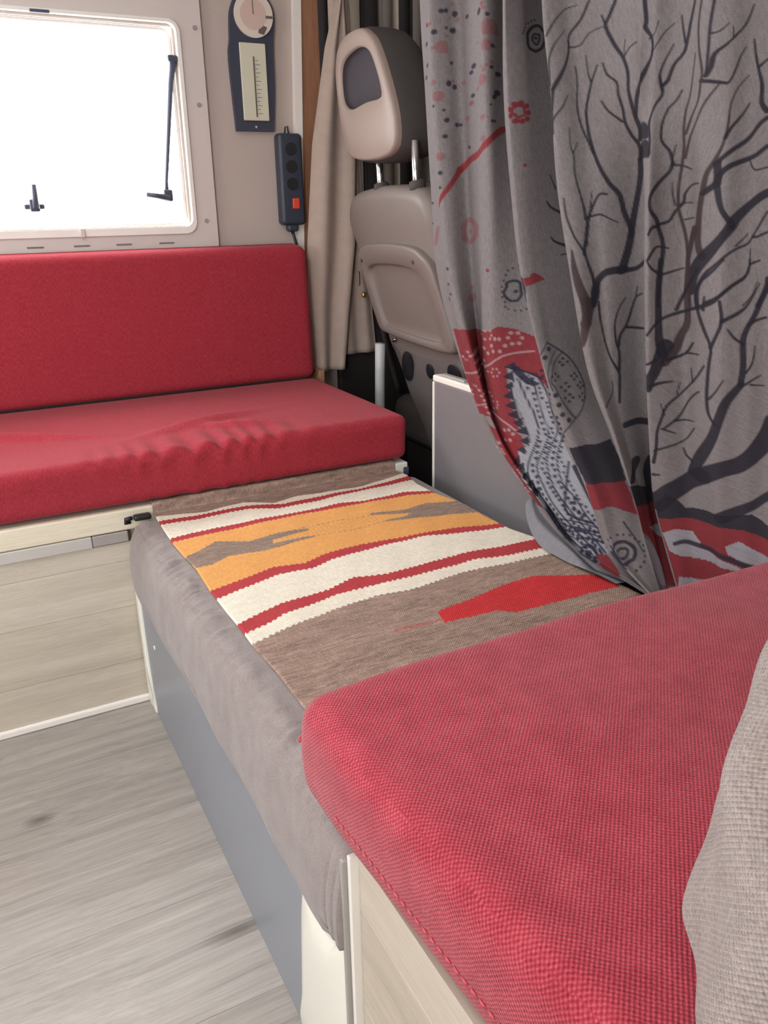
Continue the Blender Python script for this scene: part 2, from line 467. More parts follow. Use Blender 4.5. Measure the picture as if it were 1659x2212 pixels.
stay = tube('stay_arm', [(.633, 2.352, 1.415), (.622, 2.36, 1.36), (.588, 2.37, 1.125), (.586, 2.37, 1.095)], [.009, .007, .0045, .006], M['handle'], win)
box('arm_pivot', .617, .642, 2.344, 2.366, 1.408, 1.423, M['handle'], stay, .003)
def latch(px, pz, lever):
    hb = box('latch_body', px-.014, px+.010, 2.352, 2.378, pz-.008, pz+.022, M['handle'], win, .004)
    tube('latch_lever', [(px, 2.352, pz), *lever], [.009, .007, .006][:len(lever)+1], M['handle'], hb, 8)
    return hb
latch(.588, 1.082, [(.556, 2.344, 1.088), (.526, 2.344, 1.092)])
l2 = latch(.250, 1.062, [(.251, 2.348, 1.09), (.252, 2.348, 1.118)])
box('latch_plate', .224, .272, 2.362, 2.379, 1.060, 1.072, M['handle'], win, .003)

# ---------------------------------------------------------------- gauge plaque and power strip on the wall
g = thing('weather_gauge', 'black wall plaque with a round dial above a cream thermometer strip', 'thermometer', (.845, YF, 1.245))
out = [(.787, 1.25), (.780, 1.42), (.786, 1.47), (.792, 1.535), (.815, 1.575), (.852, 1.588), (.89, 1.575), (.912, 1.535), (.905, 1.46), (.902, 1.35), (.893, 1.25)]
out = [tuple(p) for p in catmull(out[:1]+out, 4)][4:]
n = len(out); V = [(x, yy, z) for yy in (2.3598, 2.345) for x, z in out]
mesh('backboard', V, [tuple(range(n)), tuple(range(2*n-1, n-1, -1))]+[(k, (k+1) % n, n+(k+1) % n, n+k) for k in range(n)], M['plaque'], g)
def disc(name, x, z, r, ya, yb, mat, parent, n=32, rz=None):
    rz = rz or r
    V = [(x+r*math.cos(2*math.pi*k/n), yy, z+rz*math.sin(2*math.pi*k/n)) for yy in (ya, yb) for k in range(n)]
    return mesh(name, V, [tuple(range(n)), tuple(range(2*n-1, n-1, -1))]+[(k, (k+1) % n, n+(k+1) % n, n+k) for k in range(n)], mat, parent)
d = disc('dial', .853, 1.527, .053, 2.345, 2.339, M['dial'], g)
disc('dial_face', .851, 1.528, .036, 2.339, 2.3384, plain('dial_pink', (206, 180, 170), .5), d)
box('dial_mark', .885, .904, 2.3375, 2.3392, 1.521, 1.527, M['ink'], d); box('dial_needle', .8495, .8515, 2.3372, 2.338, 1.528, 1.56, M['ink'], d)
mesh('dial_stain', [(.868, 2.3386, 1.508), (.888, 2.3386, 1.50), (.878, 2.3386, 1.482), (.862, 2.3386, 1.486)], [(0, 1, 2, 3)], M['ink'], d)
p = box('paper_strip', .808, .880, 2.339, 2.3452, 1.276, 1.462, M['paper'], g, .0015, 1)
box('tube', .8425, .8455, 2.3365, 2.3392, 1.285, 1.43, M['ink'], p)
for k in range(14): box('scale_tick', .849, .856 if k % 2 else .862, 2.3382, 2.3391, 1.293+k*.0098, 1.2942+k*.0098, M['ink'], p)
disc('mount_hole', .842, 1.261, .003, 2.345, 2.3442, M['pole'], g, 12)

s = thing('power_strip', 'black power strip with a red switch hung on the wall beside the white trim', 'power strip', (.93, YF, 1.0))
cushion('housing', .893, .965, 2.318, 2.3597, 1.006, 1.246, .012, M['strip'], s, .03)
box('switch', .926, .946, 2.314, 2.321, 1.050, 1.078, M['red_switch'], s, .002)
for k in range(3): disc('socket', .929, 1.115+k*.045, .017, 2.3185, 2.3168, M['black'], s, 20)
tube('hanger', [(.923, 2.345, 1.244), (.924, 2.34, 1.262), (.931, 2.34, 1.264), (.935, 2.345, 1.246)], .002, M['black'], s, 6)
cushion('cord_grip', .912, .945, 2.325, 2.352, .988, 1.010, .008, M['strip'], s, .03)
tube('cord', [(.928, 2.338, .99), (.933, 2.336, .972), (.938, 2.335, .95), (.94, 2.335, .88), (.94, 2.345, .80)], .0045, M['black'], s, 8)

# ---------------------------------------------------------------- far bench
b = thing('bench_base', 'pale oak bench base with aluminium strip under the far red cushions', 'bench', (-.1, 1.95, 0))
box('carcass', -1.2, .935, 1.712, 2.335, .0, .416, M['panel_wood'], b)
box('top_board', -1.2, .905, 1.690, 2.335, .419, .4635, M['board_edge'], b, .003)
cp = box('board_end_cap', .9055, .941, 1.6885, 1.76, .424, .4635, M['cream'], b, .003)
box('cap_bracket', .928, .9435, 1.6868, 1.70, .432, .452, M['handle'], b, .002)
box('aluminium_strip', -1.2, .188, 1.6875, 1.7125, .393, .418, M['alu'], b, .002)
box('strip_end', .189, .262, 1.6885, 1.7125, .394, .4175, M['alu_dull'], b, .002)
for z0, z1 in ((.0182, .1097), (.1103, .2427), (.2433, .3487), (.3493, .392)):
    for x0, x1 in ((-1.2, -.55), (-.549, .935)):
        box('plank', x0, x1, 1.693, 1.7121, z0, z1, M['bench_wood'], b, .0004, 1)
box('floor_trim', -1.2, .2635, 1.6865, 1.7, .0005, .018, M['white'], b, .004)

def far_seat(P, n):
    x, y, z = P.T; top = np.clip(n[:, 2], 0, 1); fr = np.clip(-n[:, 1], 0, 1)
    near = np.exp(-((y-1.70)/.10)**2)
    band = np.exp(-((x-.46)/.20)**2)
    sc = np.abs(np.sin(x*math.pi/.052+.9*np.sin(x*23)))
    P[:, 2] += (top+.6*fr)*near*band*(-.013+.016*sc)
    P[:, 1] += fr*(.008*band*sc-.004)*np.exp(-((z-.56)/.03)**2)
    sag = np.exp(-((x-.05)/.30)**2-((y-1.9)/.14)**2)
    P[:, 2] -= top*.016*sag
    rid = np.exp(-((y-1.86-.28*(x-.42))/.022)**2)*np.exp(-((x-.50)/.14)**2)
    rid += .7*np.exp(-((y-1.98+.5*(x-.14))/.020)**2)*np.exp(-((x-.12)/.16)**2)
    rid += .8*np.exp(-((y-1.82+.35*(x-.55))/.020)**2)*np.exp(-((x-.56)/.08)**2)
    P[:, 2] += top*.017*rid
    P[:, 2] -= top*np.clip((.25-x), 0, 1)*.012*np.clip((1.95-y)/.25, 0, 1)
    return P
tag(cushion('seat_cushion', -1.2, .943, 1.690, 2.252, .472, .581, .020, M['red_far'], None, .009, far_seat),
    'long red woven seat cushion with wrinkled front edge on the pale oak bench', 'cushion')
def far_back(P, n):
    x, y, z = P.T
    P[:, 1] += .02*(z-.58)/.37*(y < 2.3)+.006*np.sin(x*3.1)*np.clip(-n[:, 1], 0, 1)*.4
    P[:, 2] += np.clip(n[:, 2], 0, 1)*(.012*(y-2.24)/.1)
    return P
tag(cushion('backrest_cushion', -1.2, .940, 2.236, 2.340, .5815, .948, .024, M['red_far'], None, .02, far_back),
    'long red woven backrest cushion leaning on the wall below the window', 'cushion')

# ---------------------------------------------------------------- middle platform with taupe cover
pf = thing('platform', 'low platform under a taupe fabric cover with grey side panel and cream corner trims', 'platform', (.6, 1.15, 0))
box('core', .276, .930, .615, 1.684, 0, .425, M['panel_wood'], pf)
box('side_panel', .264, .2755, .63, 1.675, .0, .40, M['grey_panel'], pf, .001)
prof = catmull([(.935, .300), (.942, .40), (.930, .438), (.80, .441), (.50, .441), (.36, .441), (.315, .442), (.285, .438), (.264, .420), (.254, .385), (.2505, .345), (.2525, .31), (.257, .285), (.2625, .283)], 8)
prof = np.array(prof); d = np.r_[0, np.cumsum(np.hypot(*np.diff(prof, axis=0).T))]
q = np.linspace(0, 1, 150)**1.0
# finer sampling on the visible aisle side
dd = np.r_[np.linspace(0, d[-1]*.55, 20)[:-1], np.linspace(d[-1]*.55, d[-1], 120)]
prof = np.stack([np.interp(dd, d, prof[:, 0]), np.interp(dd, d, prof[:, 1])], 1)
ys = np.linspace(.6045, 1.685, 460)
P = np.zeros((len(prof), len(ys), 3))
rng = np.random.RandomState(4)
def smooth_noise(t, freq, seed):
    r = np.random.RandomState(seed).rand(4000)*2-1; k = t*freq+100; i = np.floor(k).astype(int); f = k-i; f = f*f*(3-2*f)
    return r[i % 4000]*(1-f)+r[(i+1) % 4000]*f
top_w = np.exp(-((prof[:, 0]-.290)/.017)**2)*(prof[:, 1] > .40)
side_w = np.clip((.43-prof[:, 1])/.03, 0, 1)*(prof[:, 0] < .4)
pleat = (np.abs(smooth_noise(ys, 50, 1))-.4)*.013+smooth_noise(ys, 110, 2)*.003
gate = .35+.65*np.clip(smooth_noise(ys, 6, 3)+.4, 0, 1)
slack = smooth_noise(ys, 9, 5)
for j, yy in enumerate(ys):
    P[:, j, 0] = prof[:, 0]; P[:, j, 1] = yy; P[:, j, 2] = prof[:, 1]
    P[:, j, 2] += top_w*pleat[j]*gate[j]
    P[:, j, 0] += side_w*(.0025*slack[j]+.0012*smooth_noise(np.array([yy*1.0+.3]), 22, 7)[0])
    # the far end turns down in a rounded corner, the near end pulls in under the cushion
    e = np.clip((yy-1.640)/.048, 0, 1); r = 1-math.sqrt(max(0, 1-e*e))
    P[:, j, 2] -= r*.028*(prof[:, 1] > .40)
    P[:, j, 0] += r*.020*(prof[:, 0] < .30)
    # seam line along the top edge
    P[:, j, 2] -= .002*np.exp(-((prof[:, 0]-.279)/.0022)**2)*(prof[:, 1] > .40)
    for ysm in (.622, .640): P[:, j, 0] += .0022*math.exp(-((yy-ysm)/.0022)**2)*side_w
    P[:, j, 0] += side_w*.03*np.clip((.609-yy)/.0045, 0, 1)**2
    m = (prof[:, 1] < .31) & (prof[:, 0] < .3)
    P[m, j, 2] += .035*np.clip((.665-yy)/.06, 0, 1)
    P[m, j, 2] += .006*smooth_noise(np.array([yy]), 5, 9)[0]
grid_obj('cover', P, M['taupe'], pf)
def cream_piece(name, pts, x0, bul, thick):
    O = catmull(pts, 5, True); n = len(O); V, F = [], []
    c = np.mean(O, 0)
    for s, dx in ((1., thick), (1., .003), (.985, 0.), (.9, -bul*.5), (.6, -bul), (.3, -bul)):
        for p in O:
            w = (p-c)*s+c; V.append((x0+dx, w[0], w[1]))
    for i in range(5):
        for k in range(n): F.append((i*n+k, i*n+(k+1) % n, (i+1)*n+(k+1) % n, (i+1)*n+k))
    F.append(tuple(5*n+k for k in range(n))); F.append(tuple(range(n)))
    return mesh(name, V, F, M['cream'], pf, True)
cream_piece('corner_trim', [(.612, .30), (.64, .288), (.668, .280), (.692, .283), (.712, .308), (.728, .306), (.742, .255), (.752, .18), (.764, .08), (.776, .004), (.70, .002), (.612, .002), (.611, .15)], .2605, .006, .01)
cream_piece('corner_trim', [(1.683, .292), (1.66, .292), (1.652, .27), (1.650, .15), (1.640, .06), (1.625, .004), (1.655, .002), (1.684, .003), (1.684, .15)], .2605, .003, .01)
box('corner_strip', .2565, .2745, .6035, .6105, .0, .432, M['alu_dull'], pf, .002)
V, F = [], []; tube_into(V, F, [(.2641, 1.56, .20), (.2625, 1.56, .20)], [.005, .004], 10); mesh('panel_screw', V, F, M['white'], pf)
lt = thing('latch', 'small black plastic latch on the far corner of the taupe cover', 'latch', (.285, 1.672, .432))
cushion('body', .274, .311, 1.664, 1.684, .4425, .4545, .005, M['black'], lt, .02)
tube('hook', [(.268, 1.678, .440), (.258, 1.676, .440), (.258, 1.672, .449), (.272, 1.672, .450)], .0045, M['black'], lt, 8)

# ---------------------------------------------------------------- kilim
RUG_LINES=[
[(318,1663),(419,1638),(509,1654),(562,1616),(621,1633),(688,1624),(783,1623),(908,1657)],
[(313,1631),(387,1626),(505,1628),(578,1602),(663,1603),(776,1608),(915,1632)],
[(310,1608),(385,1604),(498,1608),(559,1580),(653,1580),(769,1594),(907,1601)],
[(313,1519),(361,1532),(426,1536),(513,1537),(604,1538),(689,1542),(747,1528),(842,1538),(908,1511)],
[(312,1499),(363,1507),(437,1511),(525,1518),(608,1523),(678,1518),(742,1517),(841,1515),(905,1496)],
[(315,1253),(393,1275),(443,1296),(497,1282),(546,1301),(628,1309),(683,1304),(750,1298),(819,1293),(928,1264)],
[(316,1218),(380,1236),(438,1260),(504,1255),(546,1271),(614,1280),(679,1286),(751,1284),(821,1264),(925,1245)],
[(317,1115),(368,1138),(403,1150),(445,1154),(492,1161),(548,1181),(605,1164),(671,1170),(764,1175),(867,1165)],
[(315,1079),(369,1098),(392,1111),(429,1117),(493,1136),(543,1137),(620,1135),(689,1138),(771,1141),(839,1126)],
[(317,1047),(362,1061),(403,1071),(436,1078),(497,1092),(549,1099),(603,1088),(654,1094),(721,1108),(818,1097)],
]
RUG_LEFT = [(600,320),(833,321),(952,321),(1047,317),(1115,317),(1253,315),(1351,319),(1499,312),(1663,318),(1770,318)]
RUG_RIGHT = [(600,931),(872,931),(1107,930),(1170,936),(1238,920),(1314,916),(1392,922),(1471,906),(1571,900),(1643,914),(1690,905),(1770,905)]
RUG_GREY = [(314,1417),(357,1441),(386,1463),(418,1451),(448,1433),(508,1446),(571,1437),(567,1426),(488,1417),(482,1401),(569,1397),(565,1389),(454,1373),(387,1381),(349,1356),(320,1355)]
RUG_GREY2 = [(713,1450),(795,1434),(853,1448),(920,1418),(926,1341),(862,1363),(781,1380),(717,1395),(734,1400),(777,1401),(793,1411),(713,1438)]
RUG_DOT1 = [(506,1440),(575,1445),(645,1447),(713,1438)]
RUG_DOT2 = [(480,1396),(567,1394),(647,1388),(717,1395)]
RUG_RED = [(609,1000),(661,1007),(698,1015),(758,1028),(818,1030),(928,978),(923,927),(874,929),(791,933),(712,937),(693,955),(598,961)]
RUG_RED2 = [(518,978),(559,978),(597,974)]

def kilim():
    ypath = np.r_[np.linspace(.600, 1.686, 560), 1.6875, 1.688, 1.688, 1.6885, 1.692, np.linspace(1.70, 1.77, 12)]
    zpath = np.r_[np.full(560, .4475), .450, .456, .462, .4675, .4695, np.full(12, .4700)]
    L = np.array(RUG_LEFT)/1000.; R = np.array(RUG_RIGHT)/1000.
    xl = np.interp(ypath, L[:, 0], L[:, 1]); xr = np.interp(ypath, R[:, 0], R[:, 1])
    s = np.linspace(0, 1, 340)
    X = xl[None]*(1-s[:, None])+xr[None]*s[:, None]
    Y = np.repeat(ypath[None], 340, 0); Z = np.repeat(zpath[None], 340, 0).copy()
    flat = (Y < 1.66)
    Z += flat*(.0006*np.sin(X*31+Y*7)+.0005*np.sin(Y*46+X*5)+.0004*np.sin(X*70-Y*30))
    path = np.r_[0, np.cumsum(np.hypot(np.diff(ypath), np.diff(zpath)))]+.600
    T = np.repeat(path[None], 340, 0)
    zig = .0016*np.sign(np.sin(2*math.pi*X/.0105))
    rs = np.random.RandomState(3)
    nz = rs.rand(*X.shape); k = 9
    st = np.cumsum(np.vstack([np.zeros((1, X.shape[1])), nz]), 0); st = (st[k:]-st[:-k])/k
    st = np.vstack([st, st[-(X.shape[0]-st.shape[0]):]])
    st = (st-.5)*3.2
    slow = .5*np.sin(T*61+2*np.sin(X*9))+.5*np.sin(T*143+X*12)
    C_ = lambda *c: np.array(lin(*c)[:3])
    brown = C_(146, 122, 109)[None, None]*(1+.46*st[..., None]+.10*slow[..., None])+.05*(nz[..., None] > .80)*np.array([1, .92, .85])
    cream = C_(226, 216, 198); red = C_(174, 62, 66); orange = C_(220, 158, 92); grey = C_(140, 120, 106)
    col = brown.copy()
    lines = [np.interp(X, [p[0]/1000 for p in l], [p[1]/1000 for p in l]) for l in RUG_LINES]
    bands = [(0, 1, cream), (1, 2, red), (2, 3, cream), (3, 4, red), (4, 5, orange), (5, 6, red), (6, 7, cream), (7, 8, red), (8, 9, cream)]
    for a, b_, c in bands:
        m = (T < lines[a]+zig*(a > 0)) & (T >= lines[b_]+zig)
        col[m] = c*(1+.10*st[m][:, None])
    pol = lambda pts: in_poly(X, T+zig*.6, [(p[0]/1000, p[1]/1000) for p in pts])
    for pts in (RUG_GREY, RUG_GREY2):
        m = pol(pts); col[m] = grey*(1+.45*st[m][:, None])
    for ln, per in ((RUG_DOT1, .011), (RUG_DOT2, .011)):
        yy = np.interp(X, [p[0]/1000 for p in ln], [p[1]/1000 for p in ln])
        m = (np.abs(T-yy) < .0016) & (X > ln[0][0]/1000) & (X < ln[-1][0]/1000) & (np.sin(2*math.pi*X/per) > -.2)
        col[m] = grey
    m = (X > .50) & (X < .72) & (T > 1.405) & (T < 1.437) & (np.sin(2*math.pi*X/.009) > .82)
    col[m] = col[m]*.82
    m = pol(RUG_RED); col[m] = C_(190, 52, 54)*(1+.15*st[m][:, None])
    yy = np.interp(X, [p[0]/1000 for p in RUG_RED2], [p[1]/1000 for p in RUG_RED2])
    m = (np.abs(T-yy) < .004) & (X > .518) & (X < .60) & (nz > .45); col[m] = C_(178, 80, 76)
    P = np.stack([X, Y, Z], 2)
    # turned-down selvedge on both long sides
    for e in (0, -1): P[e, :, 2] -= .0028
    o = grid_obj('kilim_rug', P, M['kilim'], None, True, np.clip(col, 0, 1))
    tag(o, 'brown, cream, red and orange striped kilim rug spread over the platform', 'rug')
kilim()

# ---------------------------------------------------------------- near bench and its cushion
nb = thing('near_bench_base', 'greige oak bench base below the near red cushion', 'bench', (.65, .15, 0))
box('carcass', .285, .985, -.335, .596, 0, .435, M['panel_wood'], nb)
for y0, y1 in ((-.30, .596),):
    for z0, z1 in ((.0, .10), (.1004, .235), (.2354, .37), (.3704, .44)):
        box('plank', .272, .2845, y0, y1, z0, z1, M['panel_wood'], nb, .0006, 1)
box('edge_strip', .262, .2846, .5965, .603, 0, .44, M['frame_white'], nb, .001)
def near_c(P, n):
    x, y, z = P.T
    left = np.clip((.45-x)/.2, 0, 1)
    P[:, 0] += left*np.clip(.60-y, 0, 1)*.06
    zz = (z-.452)/.12
    P[:, 0] += -np.clip(-n[:, 0], 0, 1)*.006*np.sin(np.clip(zz, 0, 1)*math.pi)
    P[:, 1] += np.clip(n[:, 1], 0, 1)*.006*np.sin(np.clip(zz, 0, 1)*math.pi)
    t = np.clip(n[:, 2], 0, 1)
    P[:, 2] += t*(.010*np.sin(np.clip((x-.25)/.75, 0, 1)*math.pi)+.0015*np.sin(x*21+y*9)+.001*np.sin(y*33-x*6))
    return P
nc = thing('near_cushion', 'plump red basket-weave cushion in front with stitched seam along its aisle side', 'cushion', (.62, .22, .452))
cushion('cover', .256, .992, -.30, .702, .4525, .576, .026, M['red_near'], nc, .012, near_c)
V, F = [], []
for k in range(76):
    yy = .60-.011*k; xx = .2532+max(0, .60-yy)*.058
    zz = .494
    tube_into(V, F, [(xx-.0030, yy, zz), (xx-.0036, yy-.0035, zz+.0002), (xx-.0030, yy-.007, zz)], [.0008, .0013, .0008], 5)
mesh('seam_stitching', V, F, M['rim_red'], nc, True)
tube('corner_tuft', [(.268, .70, .520), (.261, .707, .514), (.257, .710, .510)], [.006, .004, .002], M['red_near'], nc, 8)

# knitted taupe throw heaped on the near cushion
def knit_throw():
    na, nbb = 160, 120; P = np.zeros((na, nbb, 3))
    for i in range(na):
        a = 2*math.pi*i/(na-1)
        for j in range(nbb):
            v = j/(nbb-1)
            h = v
            r = (1-h**3.1)**.658 if h < 1 else 0
            fold = 1+.022*math.sin(a*7+h*9)+.010*math.sin(a*15-h*11)+.012*math.sin(a*3+h*17)
            ca, sa = math.cos(a), math.sin(a)
            ca = math.copysign(abs(ca)**.8, ca); sa = math.copysign(abs(sa)**.8, sa)
            lean = h*.043
            P[i, j] = (KT[0]+KT[3]*r*ca*fold+lean, KT[1]+KT[4]*r*sa*fold+lean*.2, KT[2]+KT[5]*h)
    P[-1] = P[0]
    o = grid_obj('knit_throw', P, M['knit'])
    tag(o, 'taupe knitted throw heaped on the near red cushion at the right edge', 'throw')
KT = (.559, .079, .5925, .268, .253, .415)
knit_throw()

# ---------------------------------------------------------------- driver's seat
st = thing('driver_seat', 'taupe driver seat seen from behind with open headrest, behind the grey board', 'seat', (1.25, 2.03, 0))
head = [(2.220, 1.399), (2.193, 1.443), (2.139, 1.462), (2.063, 1.464), (2.020, 1.446), (1.986, 1.418), (1.945, 1.350), (1.912, 1.275), (1.904, 1.223), (1.916, 1.187), (1.962, 1.168), (2.055, 1.163), (2.145, 1.171), (2.188, 1.194), (2.209, 1.251), (2.222, 1.340)]
rec = [(2.186, 1.378), (2.160, 1.407), (2.093, 1.422), (2.046, 1.418), (2.012, 1.400), (1.985, 1.360), (1.967, 1.318), (1.975, 1.300), (2.050, 1.298), (2.124, 1.290), (2.165, 1.297), (2.186, 1.322)]
hx = lambda z: 1.03+(1.3-z)*.05
def headrest():
    O = np.array(catmull(head, 4, True)); R = np.array(catmull(rec, 4, True))
    ang = lambda P, c: np.arctan2(P[:, 1]-c[1], P[:, 0]-c[0])
    c = np.array([2.075, 1.352]); n = 72
    def res(P):
        a = ang(P, c); o = np.argsort(a); a, P = a[o], P[o]; t = np.linspace(-math.pi, math.pi, n, endpoint=False)
        aa = np.r_[a-2*math.pi, a, a+2*math.pi]; PP = np.vstack([P]*3)
        return np.stack([np.interp(t, aa, PP[:, 0]), np.interp(t, aa, PP[:, 1])], 1)
    O, R = res(O), res(R); ctr = O.mean(0)
    V, F = [], []
    # shell ring: outer edge rounds back, inner edge drops into the opening
    prof = [(O, 1.0, .020), (O, .998, .010), (O, .985, .003), (O, .96, .0), (None, .5, -.003), (R, 1.06, -.002), (R, 1.02, .001), (R, 1.0, .006)]
    for base, s, dx in prof:
        for k in range(n):
            if base is None: p = O[k]*.55+R[k]*.45
            else: cc = ctr if base is O else R.mean(0); p = (base[k]-cc)*s+cc
            V.append((hx(p[1])+dx, p[0], p[1]))
    for i in range(len(prof)-1):
        for k in range(n): F.append((i*n+k, i*n+(k+1) % n, (i+1)*n+(k+1) % n, (i+1)*n+k))
    hs = mesh('headrest_shell', V, F, M['seat_beige'], st, True)
    # dark lining at the bottom of the opening
    V = [(hx(p[1])+dx, *((p-R.mean(0))*s_+R.mean(0))) for s_, dx in ((1.0, .006), (.99, .014), (.93, .022)) for p in R]+[(hx(R.mean(0)[1])+.026, *R.mean(0))]
    mesh('opening_lining', V, [(i*n+k, i*n+(k+1) % n, (i+1)*n+(k+1) % n, (i+1)*n+k) for i in range(2) for k in range(n)]+[(3*n, 2*n+k, 2*n+(k+1) % n) for k in range(n)], M['seat_hole'], st, True)
    # upholstered body in front of the shell
    V, F = [], []
    bp = [(1.0, .018), (1.03, .030), (1.04, .06), (1.035, .09), (1.0, .118), (.92, .132), (.6, .142), (.2, .145)]
    for s, dx in bp:
        for k in range(n):
            p = (O[k]-ctr)*s+ctr; V.append((hx(p[1])+dx, p[0], p[1]))
    for i in range(len(bp)-1):
        for k in range(n): F.append((i*n+k, i*n+(k+1) % n, (i+1)*n+(k+1) % n, (i+1)*n+k))
    F.append(tuple((len(bp)-1)*n+k for k in range(n)))
    mesh('headrest_cushion', V, F, M['seat_dark'], st, True)
headrest()
for yy in (2.075, 1.885):
    pst = tube('headrest_post', [(1.085, yy, 1.05), (1.080, yy, 1.12), (1.075, yy, 1.20)], .010, M['chrome'], st, 12)
    V, F = [], []; tube_into(V, F, [(1.085, yy, 1.085), (1.083, yy, 1.108), (1.082, yy, 1.112)], [.022, .020, .012], 14)
    mesh('post_guide', V, F, M['seat_dark'], pst, True)
bx = lambda z: 1.05+(1.1-z)*.2
back = [(2.262, 1.035), (2.235, 1.072), (2.18, 1.092), (2.03, 1.103), (1.88, 1.096), (1.82, 1.076), (1.792, 1.03), (1.785, .98), (1.775, .92), (1.75, .80), (1.74, .70), (1.78, .64), (2.00, .62), (2.13, .64), (2.165, .71), (2.19, .78), (2.225, .88), (2.255, .96), (2.268, 1.0)]
extrude_yz('backrest', [tuple(p) for p in catmull(back, 4, True)], bx, .16, M['seat_grey'], st, .035, -.005, .0)
pan = [(2.191, .918), (2.172, .942), (2.12, .955), (2.00, .960), (1.885, .955), (1.835, .938), (1.800, .91), (1.775, .84), (1.755, .77), (1.745, .72), (1.78, .698), (1.98, .703), (2.10, .712), (2.14, .720), (2.158, .752), (2.180, .835)]
O = np.array(catmull(pan, 5, True))
def panel_ring():
    n = len(O); c = np.array([2.005, .80]); V, F = [], []
    prof = [(1.0, .012), (1.0, -.010), (.985, -.016), (.95, -.018), (.80, -.017), (.775, -.013), (.765, -.006), (.74, -.004), (.5, -.004), (.25, -.004), (.03, -.004)]
    for s, dx in prof:
        for p in O:
            k_ = min(1, max(0, (p[1]-.80)/.12)); k_ = k_*k_*(3-2*k_)
            q = (p-c)*np.array([s, s*(1-(.14*k_ if s < .94 else 0))])+c
            V.append((bx(q[1])+dx-.004, q[0], q[1]))
    for i in range(len(prof)-1):
        for k in range(n): F.append((i*n+k, i*n+(k+1) % n, (i+1)*n+(k+1) % n, (i+1)*n+k))
    F.append(tuple((len(prof)-1)*n+k for k in range(n)))
    pm = mesh('back_panel', V, F, M['seat_grey'], st, True)
    for yy, zz in ((2.171, .910), (1.877, .919)):
        V, F = [], []; tube_into(V, F, [(bx(zz)-.014, yy, zz), (bx(zz)-.0235, yy, zz)], [.006, .005], 10)
        mesh('screw', V, F, M['seat_dark'], pm)
panel_ring()
low = [(2.118, .690), (2.06, .684), (1.98, .674), (1.87, .678), (1.77, .684), (1.76, .60), (1.80, .45), (1.85, .36), (1.98, .34), (2.03, .45), (2.075, .53), (2.10, .605), (2.125, .665)]
lx = lambda z: 1.132+(.69-z)*.2
extrude_yz('lower_shell', [tuple(p) for p in catmull(low, 4, True)], lx, .10, M['seat_low'], st, .012, 0., .004)
def oval(name, cy, cz, ry, rz, rot):
    n = 24; V = []
    for dx, s in ((-.0075, 1), (-.0085, .92), (-.0085, .3)):
        for k in range(n):
            a = 2*math.pi*k/n; u, v = ry*s*math.cos(a), rz*s*math.sin(a)
            yy = cy+u*math.cos(rot)-v*math.sin(rot); zz = cz+u*math.sin(rot)+v*math.cos(rot)
            V.append((lx(zz)+dx, yy, zz))
    F = [(i*n+k, i*n+(k+1) % n, (i+1)*n+(k+1) % n, (i+1)*n+k) for i in range(2) for k in range(n)]+[tuple(2*n+k for k in range(n))]
    mesh(name, V, F, M['black'], st, True)
oval('shell_opening', 2.040, .625, .03, .048, .5); oval('shell_opening', 1.915, .630, .018, .022, .4); oval('shell_opening', 1.79, .640, .03, .028, 0)
box('seat_pan', 1.20, 1.66, 1.79, 2.26, .36, .50, M['seat_dark'], st, .04, 4)
box('pedestal', 1.22, 1.60, 1.85, 2.20, .004, .37, M['dark'], st, .01)
tube('recliner_bar', [(1.14, 2.12, .70), (1.128, 2.105, .688), (1.125, 2.085, .696)], .004, M['chrome'], st, 8)

# seat belt between the seat and the curtain
sb = thing('seat_belt', 'dark seat belt strap with small brass buckle between beige curtain and seat', 'seat belt', (1.12, 2.27, .5))
P = np.zeros((2, 20, 3))
for j, v in enumerate(np.linspace(0, 1, 20)):
    z = 1.0-.50*v
    for i, w in enumerate((-.012, .012)): P[i, j] = (1.105+w+.12*v, 2.275-.03*v, z)
o = grid_obj('strap', P, M['dark'], sb); o.modifiers.new('thickness', 'SOLIDIFY').thickness = .002
cushion('buckle', 1.10, 1.114, 2.238, 2.25, .800, .816, .005, M['brass'], sb, .01)
box('guide', 1.090, 1.097, 2.245, 2.252, .835, .875, M['chrome'], sb, .002)

tag(tube('grey_pole', [(1.094, 2.135, .30), (1.092, 2.128, .45), (1.09, 2.118, .60), (1.087, 2.108, .684)], .0145, M['pole'], None, 14),
    'pale grey upright metal pole rising behind the far seat cushion', 'pole')

# ---------------------------------------------------------------- cab side: door, curtains
door = struct(box('door_1', 1.06, 1.94, 2.335, 2.3595, .02, 1.02, M['dark'], None, .006))
box('door_pocket', 1.10, 1.8, 2.305, 2.336, .12, .40, M['dark'], door, .01)
box('door_sill', .955, 1.94, 2.28, 2.3345, .004, .06, M['carpet'], door, .006)
box('bulkhead_edge', .952, .968, 2.24, 2.34, .004, .60, M['brown_wood'], door, .002)

def pleated(name, x0, x1, z0, z1, yfun, mat, parent, nx=160, nz=90, shape=None):
    P = np.zeros((nx, nz, 3))
    for i, u in enumerate(np.linspace(0, 1, nx)):
        for j, v in enumerate(np.linspace(0, 1, nz)):
            z = z1+(z0-z1)*v
            a, b_ = shape(v) if shape else (x0, x1)
            P[i, j] = (a+(b_-a)*u, yfun(u, v), z)
    o = grid_obj(name, P, mat, parent)
    md = o.modifiers.new('thickness', 'SOLIDIFY'); md.thickness = .0025
    return o
bc = thing('beige_curtain', 'plain beige curtain hanging beside the driver seat at the end of the far bench', 'curtain', (1.05, 2.29, .57))
def front_shape(v):
    k = [0, .19, .28, .48, .70, .86, 1.]
    a = np.interp(v, k, [1.13, 1.078, 1.042, .992, .964, .955, .960]); b_ = np.interp(v, k, [1.16, 1.092, 1.098, 1.115, 1.105, 1.078, 1.058])
    return float(a), float(b_)
